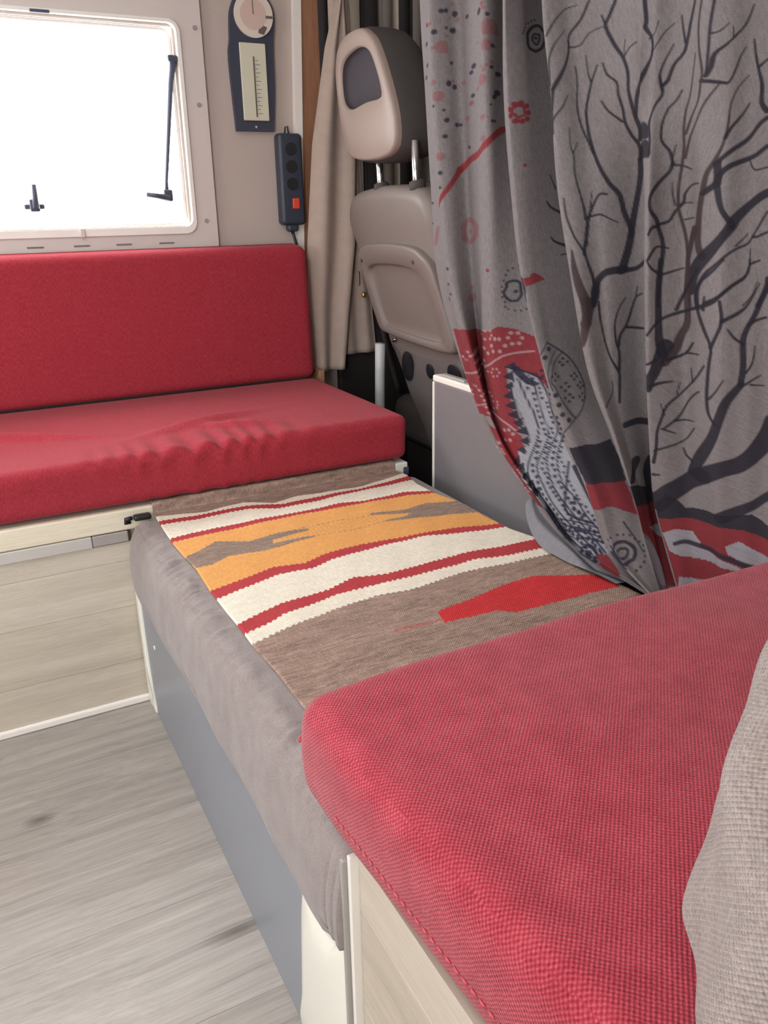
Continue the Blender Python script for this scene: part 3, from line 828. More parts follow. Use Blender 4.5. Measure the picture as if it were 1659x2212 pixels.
pleated('front_drop', 0, 0, .585, 1.80, lambda u, v: 2.306+.014*math.cos(u*2*math.pi*1.5+.6*v)*(.5+.5*v)-.006*math.sin(math.pi*u), M['beige_cloth'], bc, shape=front_shape)
def rear_shape(v): return (1.06, float(np.interp(v, [0, .4, .7, 1], [1.11, 1.135, 1.155, 1.185])))
pleated('rear_drop', 0, 0, .625, 1.80, lambda u, v: 2.322+.005*math.cos(u*2*math.pi*2), M['beige_cloth'], bc, shape=rear_shape)
tube('rail', [(.99, 2.315, 1.815), (1.94, 2.325, 1.815)], .007, M['white'], bc, 8)

sc = thing('striped_curtain', 'dark striped pleated curtain across the cab side window behind the headrest', 'curtain', (1.5, 2.33, 1.0))
edges = [1.036, 1.062, 1.075, 1.10, 1.115, 1.16, 1.175, 1.215, 1.232, 1.262, 1.285, 1.315, 1.33, 1.36, 1.395, 1.415, 1.445, 1.47, 1.51, 1.53, 1.58, 1.61, 1.67, 1.70, 1.78, 1.82, 1.92]
mats = [M['stripe_cloth'], M['dark_cloth'], M['stripe_cloth'], M['pale_cloth'], M['dark_cloth']]
for k in range(len(edges)-1):
    a, b_ = edges[k], edges[k+1]
    pleated('pleat', a, b_, 1.0, 1.80, lambda u, v, k=k: 2.338+(.008 if k % 2 else -.006)*math.sin(math.pi*u), mats[(k*3+1) % 5], sc, 14, 20)

# ---------------------------------------------------------------- grey board standing on edge
bd = thing('grey_board', 'grey laminate tabletop standing on edge with pale metal edging beside the rug', 'board', (1.01, 1.35, 0))
box('panel', 1.0005, 1.020, 1.13, 1.662, .27, .660, M['board'], bd, .002)
box('edging', .998, 1.0225, 1.126, 1.668, .6602, .676, M['white'], bd, .004, 3)
box('edging', .998, 1.0225, 1.6625, 1.670, .27, .6600, M['white'], bd, .003, 2)
cushion('edge_latch', 1.004, 1.02, 1.54, 1.64, .6755, .682, .003, M['alu_dull'], bd, .02)
box('foot', .985, 1.035, 1.15, 1.21, .0045, .2698, M['dark'], bd, .004); box('foot', .985, 1.035, 1.56, 1.62, .0045, .2698, M['dark'], bd, .004)

# ---------------------------------------------------------------- printed tree curtain
CURTAIN_CTRL=[
[(945,1643,1701),(945,1636,1435),(945,1614,1267),(945,1587,1091),(945,1554,907),(945,1449,726),(938,1332,603),(930,1178,522),(922,1055,473),(915,858,462)],
[(915,1541,1665),(915,1537,1414),(915,1519,1255),(915,1491,1088),(915,1453,915),(915,1361,743),(915,1272,621),(915,1141,536),(915,1035,482),(915,856,463)],
[(965,1528,1668),(965,1512,1413),(965,1494,1255),(965,1472,1088),(965,1446,912),(965,1408,730),(954,1314,606),(942,1162,525),(931,1041,477),(920,859,461)],
[(930,1401,1623),(930,1384,1386),(930,1373,1240),(930,1360,1085),(930,1346,920),(930,1332,746),(928,1268,620),(925,1135,537),(923,1022,485),(920,857,462)],
[(990,1415,1636),(990,1395,1393),(990,1382,1243),(990,1349,1084),(990,1302,920),(990,1224,756),(979,1134,644),(968,1042,557),(956,978,494),(945,872,449)],
[(905,1308,1590),(905,1293,1367),(905,1282,1229),(905,1253,1082),(905,1214,930),(905,1139,778),(908,1071,669),(910,1002,580),(913,957,511),(915,854,464)],
[(940,1310,1596),(940,1289,1369),(940,1266,1228),(940,1236,1081),(940,1196,929),(940,1128,777),(938,1051,670),(935,979,583),(932,935,515),(930,858,458)],
[(1015,1335,1614),(1015,1310,1379),(1015,1271,1232),(1015,1238,1081),(1015,1186,926),(1015,1124,770),(999,1034,665),(982,955,581),(966,903,519),(950,850,457)],
[(915,1217,1563),(915,1196,1349),(915,1161,1215),(915,1133,1078),(915,1086,937),(915,1031,794),(918,965,692),(920,911,606),(923,877,538),(925,838,468)],
[(955,1190,1561),(955,1165,1346),(955,1130,1213),(955,1094,1077),(955,1057,937),(955,1019,792),(951,965,688),(948,917,599),(944,881,532),(940,841,463)],
[(965,1091,1531),(965,1062,1328),(965,1034,1203),(1020,1044,1075),(1020,1024,935),(1020,1002,788),(1006,965,680),(992,929,587),(979,882,524),(965,832,461)],
[(965,1044,1516),(965,1019,1320),(965,1007,1200),(940,968,1073),(940,953,944),(940,933,807),(941,913,701),(942,892,608),(944,860,540),(945,824,470)],
[(985,1004,1507),(985,977,1313),(985,960,1196),(985,943,1072),(985,925,943),(985,901,808),(981,876,704),(978,850,614),(974,825,546),(970,792,441)],
[(975,922,1479),(975,894,1297),(975,876,1186),(975,858,1070),(975,840,949),(975,818,822),(977,802,722),(980,785,634),(982,769,564),(985,746,458)],
[(1010,881,1472),(1010,850,1291),(1010,832,1182),(1010,813,1069),(1010,792,950),(1010,769,826),(1008,748,731),(1005,727,647),(1002,708,582),(1000,681,483)],
[(1000,780,1438),(1000,748,1271),(1000,729,1170),(1000,710,1066),(1000,689,957),(1000,668,843),(1002,653,754),(1005,640,673),(1008,629,610),(1010,613,512)],
[(1030,687,1414),(1030,654,1256),(1030,634,1161),(1030,614,1063),(1030,593,961),(1030,571,855),(1027,552,774),(1025,536,702),(1022,522,645),(1020,503,559)],
]

PRINT_AND_SHADE=[
(0,5,0,19,11,[1176,1220,1163,1244,1146,1274,1146,1296,1119,1317,1102,1342]),
(0,5,0,9,6,[1148,1280,1116,1282,1098,1296,1069,1301]),
(0,5,0,9,6,[1199,1297,1185,1321,1162,1334,1129,1339]),
(0,5,0,9,6,[1182,1225,1186,1245,1189,1264,1182,1287,1162,1305]),
(0,5,0,11,6,[1169,1155,1170,1175,1156,1194,1148,1210]),
(0,5,0,11,14,[1169,1155,1173,1175,1176,1220]),
(0,5,0,16,20,[1046,1333,1059,1311,1063,1300,1040,1271,1020,1253,1005,1230,1002,1208,989,1185,977,1168,965,1154,963,1140]),
(0,5,0,8,8,[1073,1317,1064,1302]),
(0,5,0,9,6,[1016,1254,1006,1262,992,1269]),
(0,5,0,6,5,[1016,1256,1018,1265,1016,1276]),
(0,5,0,14,17,[983,1322,977,1295,977,1285,961,1268,960,1250,969,1235,978,1213,981,1193,978,1170]),
(0,5,0,8,5,[960,1252,943,1264,931,1277,917,1286]),
(0,5,0,8,5,[969,1271,954,1277,946,1291]),
(0,5,0,8,19,[1063,1251,1052,1234,1031,1221,1025,1204,1011,1182,1003,1165,984,1147,962,1132,957,1113]),
(0,5,0,8,11,[1058,1198,1041,1183,1010,1167]),
(0,2,0,27,47,[957,1113,952,1092,954,1062,960,1028,963,1003,967,982,976,956,981,947]),
(0,5,0,19,11,[954,1116,954,1128,954,1139,957,1160,941,1181,926,1195,927,1207,918,1214]),
(0,5,0,17,11,[927,1207,918,1214,910,1233,895,1246,891,1259,887,1285,882,1308]),
(0,5,0,11,11,[927,1202,934,1221]),
(0,5,0,14,6,[927,1202,934,1221,926,1241,914,1260]),
(0,5,0,9,6,[894,1259,900,1277,905,1294]),
(0,5,0,8,14,[1125,1252,1118,1227,1117,1194,1102,1163,1080,1137,1071,1125]),
(0,5,0,9,31,[1074,1249,1084,1226,1089,1208,1093,1186,1086,1159,1073,1133,1055,1108,1025,1080,998,1062,984,1036,964,1010,963,1000]),
(0,5,0,9,6,[1084,1226,1093,1240,1101,1266]),
(0,5,0,6,14,[1138,1163,1132,1135,1122,1122,1116,1094,1101,1067,1087,1042,1082,1026]),
(0,5,0,9,5,[1123,1126,1112,1141]),
(0,2,0,11,22,[1028,1063,1049,1063,1065,1047,1075,1029,1077,1010,1078,987]),
(0,2,0,14,6,[1075,1029,1047,1033,1027,1029,996,1020]),
(0,2,0,5,9,[1070,1068,1072,1044]),
(0,2,0,6,20,[1137,1058,1128,1030,1108,1000,1082,978,1069,958,1055,936,1050,918]),
(0,2,0,17,17,[1079,990,1080,973]),
(0,2,0,44,34,[975,949,1019,945,1041,934,1050,918,1050,895]),
(0,2,0,31,19,[974,947,942,950,923,961]),
(0,3,0,19,9,[938,970,925,983,913,988,886,985]),
(0,1,0,6,11,[1181,1098,1160,1075]),
(0,1,0,9,17,[1186,1054,1173,1044,1144,1036]),
(0,1,0,8,19,[1170,995,1157,987,1122,980]),
(0,1,0,8,8,[1138,965,1118,966]),
(0,5,0,8,16,[891,1198,899,1186,913,1175,923,1153,921,1133,902,1119,894,1103]),
(0,3,0,17,28,[894,1103,899,1091,923,1076,944,1057,942,1040,924,1027,916,1014,900,989,901,953,901,904]),
(0,5,0,13,6,[894,1100,877,1099,858,1093]),
(0,5,0,6,9,[891,1127,895,1108]),
(0,3,0,17,8,[917,1019,891,1023,880,1036,867,1049,866,1061,855,1072,841,1074]),
(0,3,0,8,5,[875,1044,864,1048,849,1048]),
(0,3,0,8,5,[881,1045,889,1063,891,1076]),
(0,3,0,16,19,[942,1005,934,1014,917,1017]),
(0,3,0,11,16,[941,968,927,957,901,947]),
(0,3,0,16,8,[901,947,874,952,854,957]),
(0,5,3,6,17,[872,1242,874,1215,876,1191,881,1171,881,1147,877,1123,877,1098,878,1069,874,1040,863,1017,853,992,846,963,841,933,833,904]),
(0,5,0,9,9,[850,1300,851,1270,849,1238,848,1213]),
(0,5,0,8,19,[774,1288,786,1266,805,1253,824,1244,840,1235,843,1219,848,1210]),
(0,5,0,8,5,[810,1253,812,1264]),
(0,5,0,9,5,[847,1260,838,1261,823,1269]),
(0,5,0,17,6,[855,1205,828,1199,811,1198,799,1212,791,1228,782,1239]),
(0,5,3,9,11,[868,1304,870,1277,865,1248,855,1218,855,1202,857,1181,869,1163,877,1141]),
(0,5,3,8,11,[828,1198,843,1179,856,1157,868,1137,873,1109]),
(0,5,0,19,23,[726,1152,739,1144,759,1129,783,1117,807,1105,813,1101]),
(0,5,3,6,27,[771,1205,790,1191,802,1170,803,1146,809,1123,819,1104,829,1087,832,1068,834,1040,833,1014,830,990,821,974]),
(0,5,0,8,19,[765,1171,779,1156,797,1141,806,1130]),
(0,5,0,19,31,[720,1117,739,1107,765,1101,790,1094,807,1085,811,1072]),
(0,3,0,31,23,[815,1098,812,1075,823,1066,831,1060]),
(0,3,0,27,23,[811,1070,805,1052,796,1037,779,1023,773,1015]),
(0,3,0,39,52,[710,1059,729,1051,750,1041,769,1027,778,1014,797,996,813,980,826,964,835,947,837,926]),
(0,5,0,8,8,[754,1101,747,1092,736,1088,715,1091]),
(0,5,0,9,23,[767,1247,757,1221,742,1193,739,1171,727,1160]),
(0,5,0,14,9,[751,1214,737,1222]),
(0,3,0,9,16,[706,1035,718,1018,732,1003,742,994,763,987,787,973,810,956,819,940,822,925,819,906]),
(0,3,0,11,13,[701,1009,721,1003,732,1003]),
(0,3,0,6,9,[744,1007,764,991]),
(0,3,0,6,9,[843,1028,861,1025]),
(0,3,0,6,19,[710,972,732,967,740,950,761,939,779,926,806,912]),
(0,3,0,8,6,[732,967,735,987]),
(0,3,0,6,9,[711,944,719,927,739,912]),
(0,3,0,23,23,[690,949,692,933,705,912]),
(0,3,3,27,23,[839,1014,844,993,847,973]),
(0,2,0,38,49,[1045,925,1047,907,1057,895,1063,877]),
(0,2,3,7,58,[1111,980,1102,953,1088,926,1070,901]),  # trunk band, three strokes, also paints the shade along the fold edge
(0,2,3,58,53,[1070,901,1064,880,1065,867]),
(0,2,3,53,7,[1065,867,1067,849,1067,830]),
(0,2,0,12,15,[1038,900,1032,875,1015,838,996,813,977,796,968,784,965,744]),
(0,2,0,8,16,[966,905,981,887,988,863,982,837,972,819,970,791]),
(0,2,0,10,18,[925,910,940,904,949,886,958,864,973,846,975,830]),
(0,2,0,7,7,[937,921,940,906]),
(0,2,0,15,15,[957,858,916,855]),
(0,2,0,8,8,[988,776,987,760,999,748,1005,741]),
(0,2,0,33,36,[948,710,921,712,890,708]),
(0,2,0,49,25,[919,656,926,643,930,632]),
(0,2,0,49,49,[879,651,887,638,877,615]),
(0,3,0,26,58,[904,969,905,928,898,886,893,855,882,833]),
(0,3,3,21,49,[847,969,842,917,835,881,846,859,855,837,873,820]),
(0,3,0,82,49,[877,843,888,825,898,806,911,792,913,781]),
(0,3,0,15,18,[926,860,903,878,877,887,844,895,818,903]),
(0,3,0,21,12,[818,903,794,915,779,926,761,939,736,955,733,973]),
(0,3,0,8,7,[732,966,710,972]),
(0,3,0,12,7,[809,901,810,920]),
(0,3,0,16,12,[859,897,846,924,834,943,825,959]),
(0,3,0,12,13,[782,973,806,953,821,937,824,918,814,893,801,870,788,849,788,830,787,808,784,776,777,753,763,741]),
(0,3,0,7,20,[705,942,719,923,738,906,773,889]),
(0,3,0,16,16,[781,916,773,889,782,866,789,850]),
(0,3,0,25,33,[689,940,696,924,709,899,723,883,731,864,725,831,726,803]),
(0,3,0,33,49,[726,803,748,778,758,748,765,720,780,687,794,658]),
(0,3,0,12,16,[685,897,702,893,723,885]),
(0,3,0,7,16,[761,879,748,867,730,859]),
(0,3,0,7,15,[701,858,703,835,717,820]),
(0,3,0,7,16,[682,818,703,809,725,800]),
(0,3,0,7,10,[674,804,703,804]),
(0,3,0,7,10,[758,807,769,790,781,775]),
(0,3,0,18,10,[866,823,833,833,818,851]),
(0,3,0,12,8,[830,834,806,836]),
(0,3,0,28,8,[913,782,888,788,853,791]),
(0,3,0,13,18,[922,816,895,824]),
(0,3,0,7,23,[795,822,808,796,836,772,861,754,871,735,880,715,880,690,885,668]),
(0,3,0,5,8,[817,813,810,793]),
(0,3,0,5,8,[839,789,843,772]),
(0,3,0,5,8,[876,758,865,741]),
(0,3,0,8,13,[797,782,817,762,836,737,861,721]),
(0,3,0,12,5,[842,732,799,735]),
(0,3,0,12,5,[868,720,838,713]),
(0,3,0,13,7,[885,686,841,695,812,707,797,725]),
(0,3,0,16,8,[885,648,865,649]),
(0,3,0,8,15,[820,691,811,680,795,674]),
(0,3,0,91,74,[645,755,654,735,678,709,709,689,742,676,776,656]),
(0,3,0,82,115,[776,656,813,635,844,620,865,607]),
(0,3,0,33,58,[628,660,643,650,668,635,698,621,730,602]),
(1,1,1,0,0,[1042,606,935,607,918,589,900,559,974,573,1017,565]),
(1,1,0,0,0,[1091,658,1056,662,1015,662,974,666,950,639,931,607,1039,606]),
(1,2,0,0,0,[937,627,909,622,865,606,859,587,918,596]),
(1,2,1,0,0,[919,598,859,587,832,540,809,495,796,471,826,475,869,535,898,561]),
(1,2,2,0,0,[880,561,851,557,839,537,857,546]),
(1,2,2,0,0,[894,553,867,530,842,501,832,476,850,481,875,519]),
(1,3,0,0,0,[876,603,844,620,821,613,803,601,731,607,675,619,622,605,618,586,685,593,757,586,805,586,866,580]),
(1,3,1,0,0,[866,580,805,586,757,586,685,593,618,586,609,510,806,471]),
(1,3,2,0,0,[854,559,818,569,780,567,763,554,763,545,737,541,676,534,658,529,707,527,797,528,836,533]),
(1,3,2,0,0,[713,561,691,575,662,567,616,560,610,538,678,543,707,550]),
(0,3,4,21,33,[820,546,799,551,767,548,724,545,666,540,610,538]),  # painted shadow of the crease running down to the right, not print
(1,3,2,0,0,[805,497,742,497,762,483,809,481]),
(0,1,4,18,18,[907,506,910,499,917,496,926,493,936,492,943,491,952,495,957,498,964,503,961,510,957,515,949,519,935,521,927,520,917,517,909,512,907,506]),
(0,1,4,13,13,[924,505,925,502,928,500,931,499,935,499,939,499,946,500,948,502,949,505,948,508,945,509,941,511,936,511,930,512,925,510,924,509,924,505]),
(0,1,4,13,13,[978,522,978,522]),
(0,1,4,13,13,[966,526,966,526]),
(0,1,4,13,13,[951,530,951,530]),
(0,1,4,13,13,[938,531,938,531]),
(0,1,4,13,13,[922,531,922,531]),
(0,1,4,13,13,[910,526,910,526]),
(0,1,4,13,13,[898,522,898,522]),
(0,1,4,13,13,[887,517,887,517]),
(0,1,4,13,13,[885,510,885,510]),
(0,1,4,13,13,[884,503,884,503]),
(0,1,4,13,13,[886,496,886,496]),
(0,1,4,13,13,[893,490,893,490]),
(0,1,4,13,13,[901,485,901,485]),
(0,1,4,12,12,[972,513,940,490,931,486]),
(0,1,4,10,5,[940,550,912,529,888,508]),
(0,1,4,8,8,[1161,824,1131,811,1089,786,1056,755,1051,731,1069,705,1097,687,1105,678]),
(0,1,4,7,7,[1161,824,1179,803]),
(0,1,4,7,7,[1123,804,1140,785,1144,762,1132,751,1114,733,1088,712,1074,703]),
(0,1,4,5,5,[1134,810,1153,788,1153,770,1139,747]),
(0,1,4,28,28,[1155,813,1155,813]),
(0,1,4,28,28,[1165,800,1165,800]),
(0,1,4,28,28,[1130,740,1130,740]),
(0,1,4,28,28,[1120,725,1120,725]),
(0,1,4,28,28,[1109,710,1109,710]),
(0,1,4,28,28,[1091,701,1091,701]),
(0,1,4,15,15,[1106,789,1106,789]),
(0,1,4,15,15,[1124,790,1124,790]),
(0,1,4,15,15,[1117,785,1117,785]),
(0,1,4,15,15,[1118,795,1118,795]),
(0,1,4,15,15,[1097,750,1097,750]),
(0,1,4,15,15,[1115,751,1115,751]),
(0,1,4,15,15,[1104,745,1104,745]),
(0,1,4,15,15,[1105,756,1105,756]),
(0,1,4,15,15,[1125,768,1125,768]),
(0,1,4,15,15,[1143,769,1143,769]),
(0,1,4,15,15,[1134,763,1134,763]),
(0,1,4,15,15,[1134,773,1134,773]),
(0,1,4,15,15,[1078,764,1078,764]),
(0,1,4,15,15,[1094,766,1094,766]),
(0,1,4,15,15,[1085,760,1085,760]),
(0,1,4,15,15,[1085,769,1085,769]),
(0,1,4,15,15,[1051,731,1051,731]),
(0,1,4,15,15,[1068,733,1068,733]),
(0,1,4,15,15,[1059,727,1059,727]),
(0,1,4,15,15,[1060,737,1060,737]),
(0,1,4,15,15,[1085,733,1085,733]),
(0,1,4,15,15,[1103,734,1103,734]),
(0,1,4,15,15,[1093,728,1093,728]),
(0,1,4,15,15,[1093,738,1093,738]),
(0,1,4,15,15,[1057,748,1057,748]),
(0,1,4,15,15,[1074,750,1074,750]),
(0,1,4,15,15,[1066,746,1066,746]),
(0,1,4,15,15,[1066,754,1066,754]),
(0,1,1,21,21,[1246,1113,1246,1113]),
(0,1,1,32,32,[1245,1197,1245,1197]),
(0,1,1,32,32,[1247,1187,1247,1187]),
(0,1,1,32,32,[1260,1183,1260,1183]),
(0,1,1,32,32,[1274,1183,1274,1183]),
(0,1,1,32,32,[1287,1191,1287,1191]),
(0,1,1,32,32,[1289,1201,1289,1201]),
(0,1,1,32,32,[1278,1209,1278,1209]),
(0,1,1,32,32,[1265,1211,1265,1211]),
(0,1,1,32,32,[1251,1207,1251,1207]),
(0,1,1,14,14,[1256,1199,1256,1195,1255,1193,1262,1191,1268,1189,1275,1191,1275,1193,1282,1195,1283,1199,1283,1201,1277,1205,1271,1207,1271,1207,1265,1207,1258,1205,1257,1203,1256,1199]),
(1,1,1,0,0,[1245,929,1226,929,1210,938,1195,936,1175,926,1226,916]),
(0,1,0,17,17,[1208,1319,1210,1311,1217,1302,1225,1298,1233,1295,1238,1296,1248,1298,1254,1305,1255,1313,1256,1320,1249,1328,1242,1333,1233,1336,1224,1336,1219,1332,1210,1327,1208,1319]),
(0,1,0,11,11,[1225,1317,1224,1313,1228,1311,1227,1309,1231,1306,1236,1307,1237,1309,1242,1311,1242,1314,1243,1316,1239,1321,1235,1323,1235,1323,1230,1322,1226,1323,1225,1319,1225,1317]),
(0,1,0,18,18,[1234,1316,1234,1316]),
(0,1,0,11,11,[1271,1319,1271,1319]),
(0,1,0,11,11,[1268,1323,1268,1323]),
(0,1,0,11,11,[1265,1328,1265,1328]),
(0,1,0,11,11,[1263,1334,1263,1334]),
(0,1,0,11,11,[1255,1337,1255,1337]),
(0,1,0,11,11,[1247,1341,1247,1341]),
(0,1,0,11,11,[1239,1344,1239,1344]),
(0,1,4,19,19,[1231,908,1232,902,1232,896,1230,892,1230,892,1231,894,1234,899,1236,905,1239,913,1242,919,1244,925,1246,928,1246,928,1245,927,1240,921,1234,916,1231,908]),
(0,0,1,24,39,[1526,1049,1501,1075,1476,1100,1461,1116]),
(0,0,1,46,39,[1461,1116,1431,1130,1397,1142,1365,1156,1320,1180]),
(0,0,5,79,79,[1524,1334,1524,1334]),
(0,0,5,66,66,[1530,1249,1530,1249]),
(0,0,5,66,66,[1384,1262,1384,1262]),
(0,0,5,92,92,[1366,1344,1366,1344]),
(0,0,5,66,66,[1371,1316,1371,1316]),
(0,0,5,53,53,[1518,1141,1518,1141]),
(0,0,5,39,39,[1378,1165,1378,1165]),
(0,0,5,39,39,[1544,1273,1544,1273]),
(0,0,5,39,39,[1381,1201,1381,1201]),
(0,0,4,24,24,[1572,1376,1572,1376]),
(0,0,4,29,29,[1576,1345,1576,1345]),
(0,0,4,37,37,[1488,1363,1488,1363]),
(0,0,4,39,39,[1484,1391,1484,1391]),
(0,0,4,39,39,[1400,1373,1400,1373]),
(0,0,4,39,39,[1503,1271,1503,1271]),
(0,0,4,34,34,[1482,1265,1482,1265]),
(0,0,4,37,37,[1339,1240,1339,1240]),
(0,0,4,32,32,[1506,1206,1506,1206]),
(0,0,4,29,29,[1508,1177,1508,1177]),
(0,0,4,29,29,[1516,1111,1516,1111]),
(0,0,4,21,21,[1515,1084,1515,1084]),
(0,0,4,18,18,[1559,1056,1559,1056]),
(0,0,4,32,32,[1420,1293,1420,1293]),
(0,0,4,24,24,[1356,1315,1356,1315]),
(0,0,4,21,21,[1427,1156,1427,1156]),
(0,0,4,26,26,[1494,1307,1494,1307]),
(0,0,4,24,24,[1357,1281,1357,1281]),
(0,0,4,26,26,[1420,1244,1420,1244]),
(0,0,4,18,18,[1558,1016,1558,1016]),
(0,0,4,26,26,[1584,1290,1584,1290]),
(0,0,4,32,32,[1339,1271,1339,1271]),
(0,0,4,24,24,[1445,1380,1445,1380]),
(0,0,4,18,18,[1515,1224,1515,1224]),
(0,0,5,26,26,[1358,1289,1358,1289]),
(0,0,5,19,19,[1388,1284,1388,1284]),
(0,0,4,29,29,[1530,1395,1530,1395]),
(0,0,5,32,32,[1477,1381,1477,1381]),
(0,0,5,19,19,[1510,1325,1510,1325]),
(0,0,4,26,26,[1427,1284,1427,1284]),
(0,0,5,19,19,[1513,1353,1513,1353]),
(0,0,5,17,17,[1503,1384,1503,1384]),
(0,0,4,17,17,[1341,1193,1341,1193]),
(0,0,5,28,28,[1565,1374,1565,1374]),
(0,0,5,25,25,[1388,1382,1388,1382]),
(0,0,4,27,27,[1575,1309,1575,1309]),
(0,0,5,30,30,[1347,1336,1347,1336]),
(0,0,5,13,13,[1362,1199,1362,1199]),
(0,0,4,22,22,[1460,1198,1460,1198]),
(0,0,5,29,29,[1378,1277,1378,1277]),
(0,0,5,15,15,[1467,1406,1467,1406]),
(0,0,4,33,33,[1545,1360,1545,1360]),
(0,0,5,25,25,[1424,1232,1424,1232]),
(0,0,5,33,33,[1424,1232,1424,1232]),
(0,0,4,15,15,[1356,1220,1356,1220]),
(0,0,5,25,25,[1492,1407,1492,1407]),
(0,0,5,17,17,[1385,1377,1385,1377]),
(0,0,4,30,30,[1495,1363,1495,1363]),
(0,0,5,24,24,[1490,1275,1490,1275]),
(0,0,5,33,33,[1436,1208,1436,1208]),
(0,0,4,20,20,[1541,1232,1541,1232]),
(0,0,5,24,24,[1547,1333,1547,1333]),
(0,0,5,13,13,[1352,1314,1352,1314]),
(0,0,4,23,23,[1371,1364,1371,1364]),
(0,0,5,23,23,[1369,1284,1369,1284]),
(0,0,5,25,25,[1386,1382,1386,1382]),
(0,0,4,30,30,[1473,1198,1473,1198]),
(0,0,5,23,23,[1557,1375,1557,1375]),
(0,0,5,21,21,[1407,1327,1407,1327]),
(0,0,4,22,22,[1349,1193,1349,1193]),
(0,0,5,15,15,[1364,1320,1364,1320]),
(0,0,5,32,32,[1452,1271,1452,1271]),
(0,0,4,29,29,[1346,1233,1346,1233]),
(0,0,5,29,29,[1403,1252,1403,1252]),
(0,0,5,15,15,[1349,1314,1349,1314]),
(0,0,4,21,21,[1515,1367,1515,1367]),
(0,0,5,23,23,[1382,1374,1382,1374]),
(0,0,5,14,14,[1379,1334,1379,1334]),
(0,0,4,30,30,[1517,1396,1517,1396]),
(0,0,5,33,33,[1397,1002,1398,995,1405,988,1413,983,1423,981,1429,983,1441,988,1442,995,1443,1001,1444,1010,1440,1017,1435,1022,1424,1024,1414,1022,1405,1017,1398,1011,1397,1002]),
(0,0,5,34,34,[1421,1001,1421,1001]),
(0,0,5,26,20,[1540,1008,1546,974]),
(0,0,1,24,24,[1355,933,1355,933]),
(0,0,5,62,62,[1408,874,1408,874]),
(0,0,5,33,33,[1412,895,1412,895]),
(0,0,4,21,21,[1486,931,1486,931]),
(0,0,4,21,21,[1483,901,1483,901]),
(0,0,4,21,21,[1474,882,1474,882]),
(0,0,4,21,21,[1491,869,1491,869]),
(0,0,4,17,17,[1250,895,1248,889,1253,882,1259,878,1266,878,1274,878,1283,882,1292,889,1293,895,1287,904,1288,910,1275,914,1268,914,1262,914,1254,910,1252,904,1250,895]),
(0,0,4,14,14,[1288,867,1288,867]),
(0,0,4,14,14,[1289,876,1289,876]),
(0,0,4,14,14,[1298,885,1298,885]),
(0,0,4,14,14,[1300,895,1300,895]),
(0,0,4,14,14,[1301,904,1301,904]),
(0,0,4,14,14,[1296,915,1296,915]),
(0,0,4,14,14,[1291,925,1291,925]),
(0,0,4,14,14,[1286,933,1286,933]),
(0,0,4,14,14,[1274,937,1274,937]),
(0,0,4,14,14,[1258,941,1258,941]),
(0,0,4,24,24,[1263,895,1263,895]),
(0,0,4,14,14,[1279,863,1279,863]),
(0,0,4,14,14,[1262,860,1262,860]),
(0,0,4,14,14,[1246,860,1246,860]),
(0,0,4,14,14,[1232,863,1232,863]),
(1,0,1,0,0,[1476,807,1428,818,1379,811,1307,831,1262,827,1191,810,1157,755,1154,723,1191,739,1275,761,1271,716,1250,671,1220,628,1202,592,1216,576,1264,591,1311,644,1328,660,1369,647,1419,710]),
(1,0,1,0,0,[1328,643,1264,584,1211,538,1165,515,1148,523,1176,551,1217,584,1240,626]),
(0,0,6,24,24,[1346,777,1346,777]),
(0,0,6,24,24,[1360,759,1360,759]),
(0,0,6,24,24,[1381,757,1381,757]),
(0,0,6,24,24,[1390,771,1390,771]),
(0,0,6,24,24,[1387,776,1387,776]),
(0,0,6,24,24,[1360,784,1360,784]),
(0,0,6,27,27,[1284,795,1284,795]),
(0,0,6,27,27,[1300,784,1300,784]),
(0,0,6,27,27,[1325,783,1325,783]),
(0,0,6,27,27,[1333,793,1333,793]),
(0,0,6,27,27,[1320,807,1320,807]),
(0,0,6,27,27,[1304,807,1304,807]),
(0,0,6,19,19,[1334,813,1334,813]),
(0,0,6,19,19,[1339,806,1339,806]),
(0,0,6,19,19,[1358,802,1358,802]),
(0,0,6,19,19,[1372,806,1372,806]),
(0,0,6,19,19,[1359,818,1359,818]),
(0,0,6,19,19,[1340,821,1340,821]),
(0,0,6,24,24,[1239,810,1239,810]),
(0,0,6,24,24,[1246,800,1246,800]),
(0,0,6,24,24,[1265,799,1265,799]),
(0,0,6,24,24,[1277,810,1277,810]),
(0,0,6,24,24,[1270,819,1270,819]),
(0,0,6,24,24,[1251,819,1251,819]),
(0,0,6,19,19,[1364,705,1364,705]),
(0,0,6,19,19,[1376,692,1376,692]),
(0,0,6,19,19,[1398,682,1398,682]),
(0,0,6,19,19,[1404,690,1404,690]),
(0,0,6,19,19,[1396,703,1396,703]),
(0,0,6,19,19,[1375,711,1375,711]),
(0,0,6,18,18,[1399,768,1399,768]),
(0,0,6,18,18,[1408,758,1408,758]),
(0,0,6,18,18,[1429,751,1429,751]),
(0,0,6,18,18,[1439,755,1439,755]),
(0,0,6,18,18,[1428,769,1428,769]),
(0,0,6,18,18,[1407,775,1407,775]),
(0,0,6,23,23,[1247,634,1247,634]),
(0,0,6,23,23,[1256,622,1256,622]),
(0,0,6,23,23,[1276,619,1276,619]),
(0,0,6,23,23,[1292,614,1292,614]),
(0,0,6,23,23,[1277,638,1277,638]),
(0,0,6,23,23,[1261,640,1261,640]),
(0,0,6,19,19,[1273,596,1273,596]),
(0,0,6,19,19,[1278,599,1278,599]),
(0,0,6,19,19,[1297,585,1297,585]),
(0,0,6,19,19,[1306,593,1306,593]),
(0,0,6,19,19,[1295,611,1295,611]),
(0,0,6,19,19,[1282,603,1282,603]),
(0,0,6,16,16,[1300,744,1300,744]),
(0,0,6,16,16,[1307,737,1307,737]),
(0,0,6,16,16,[1322,735,1322,735]),
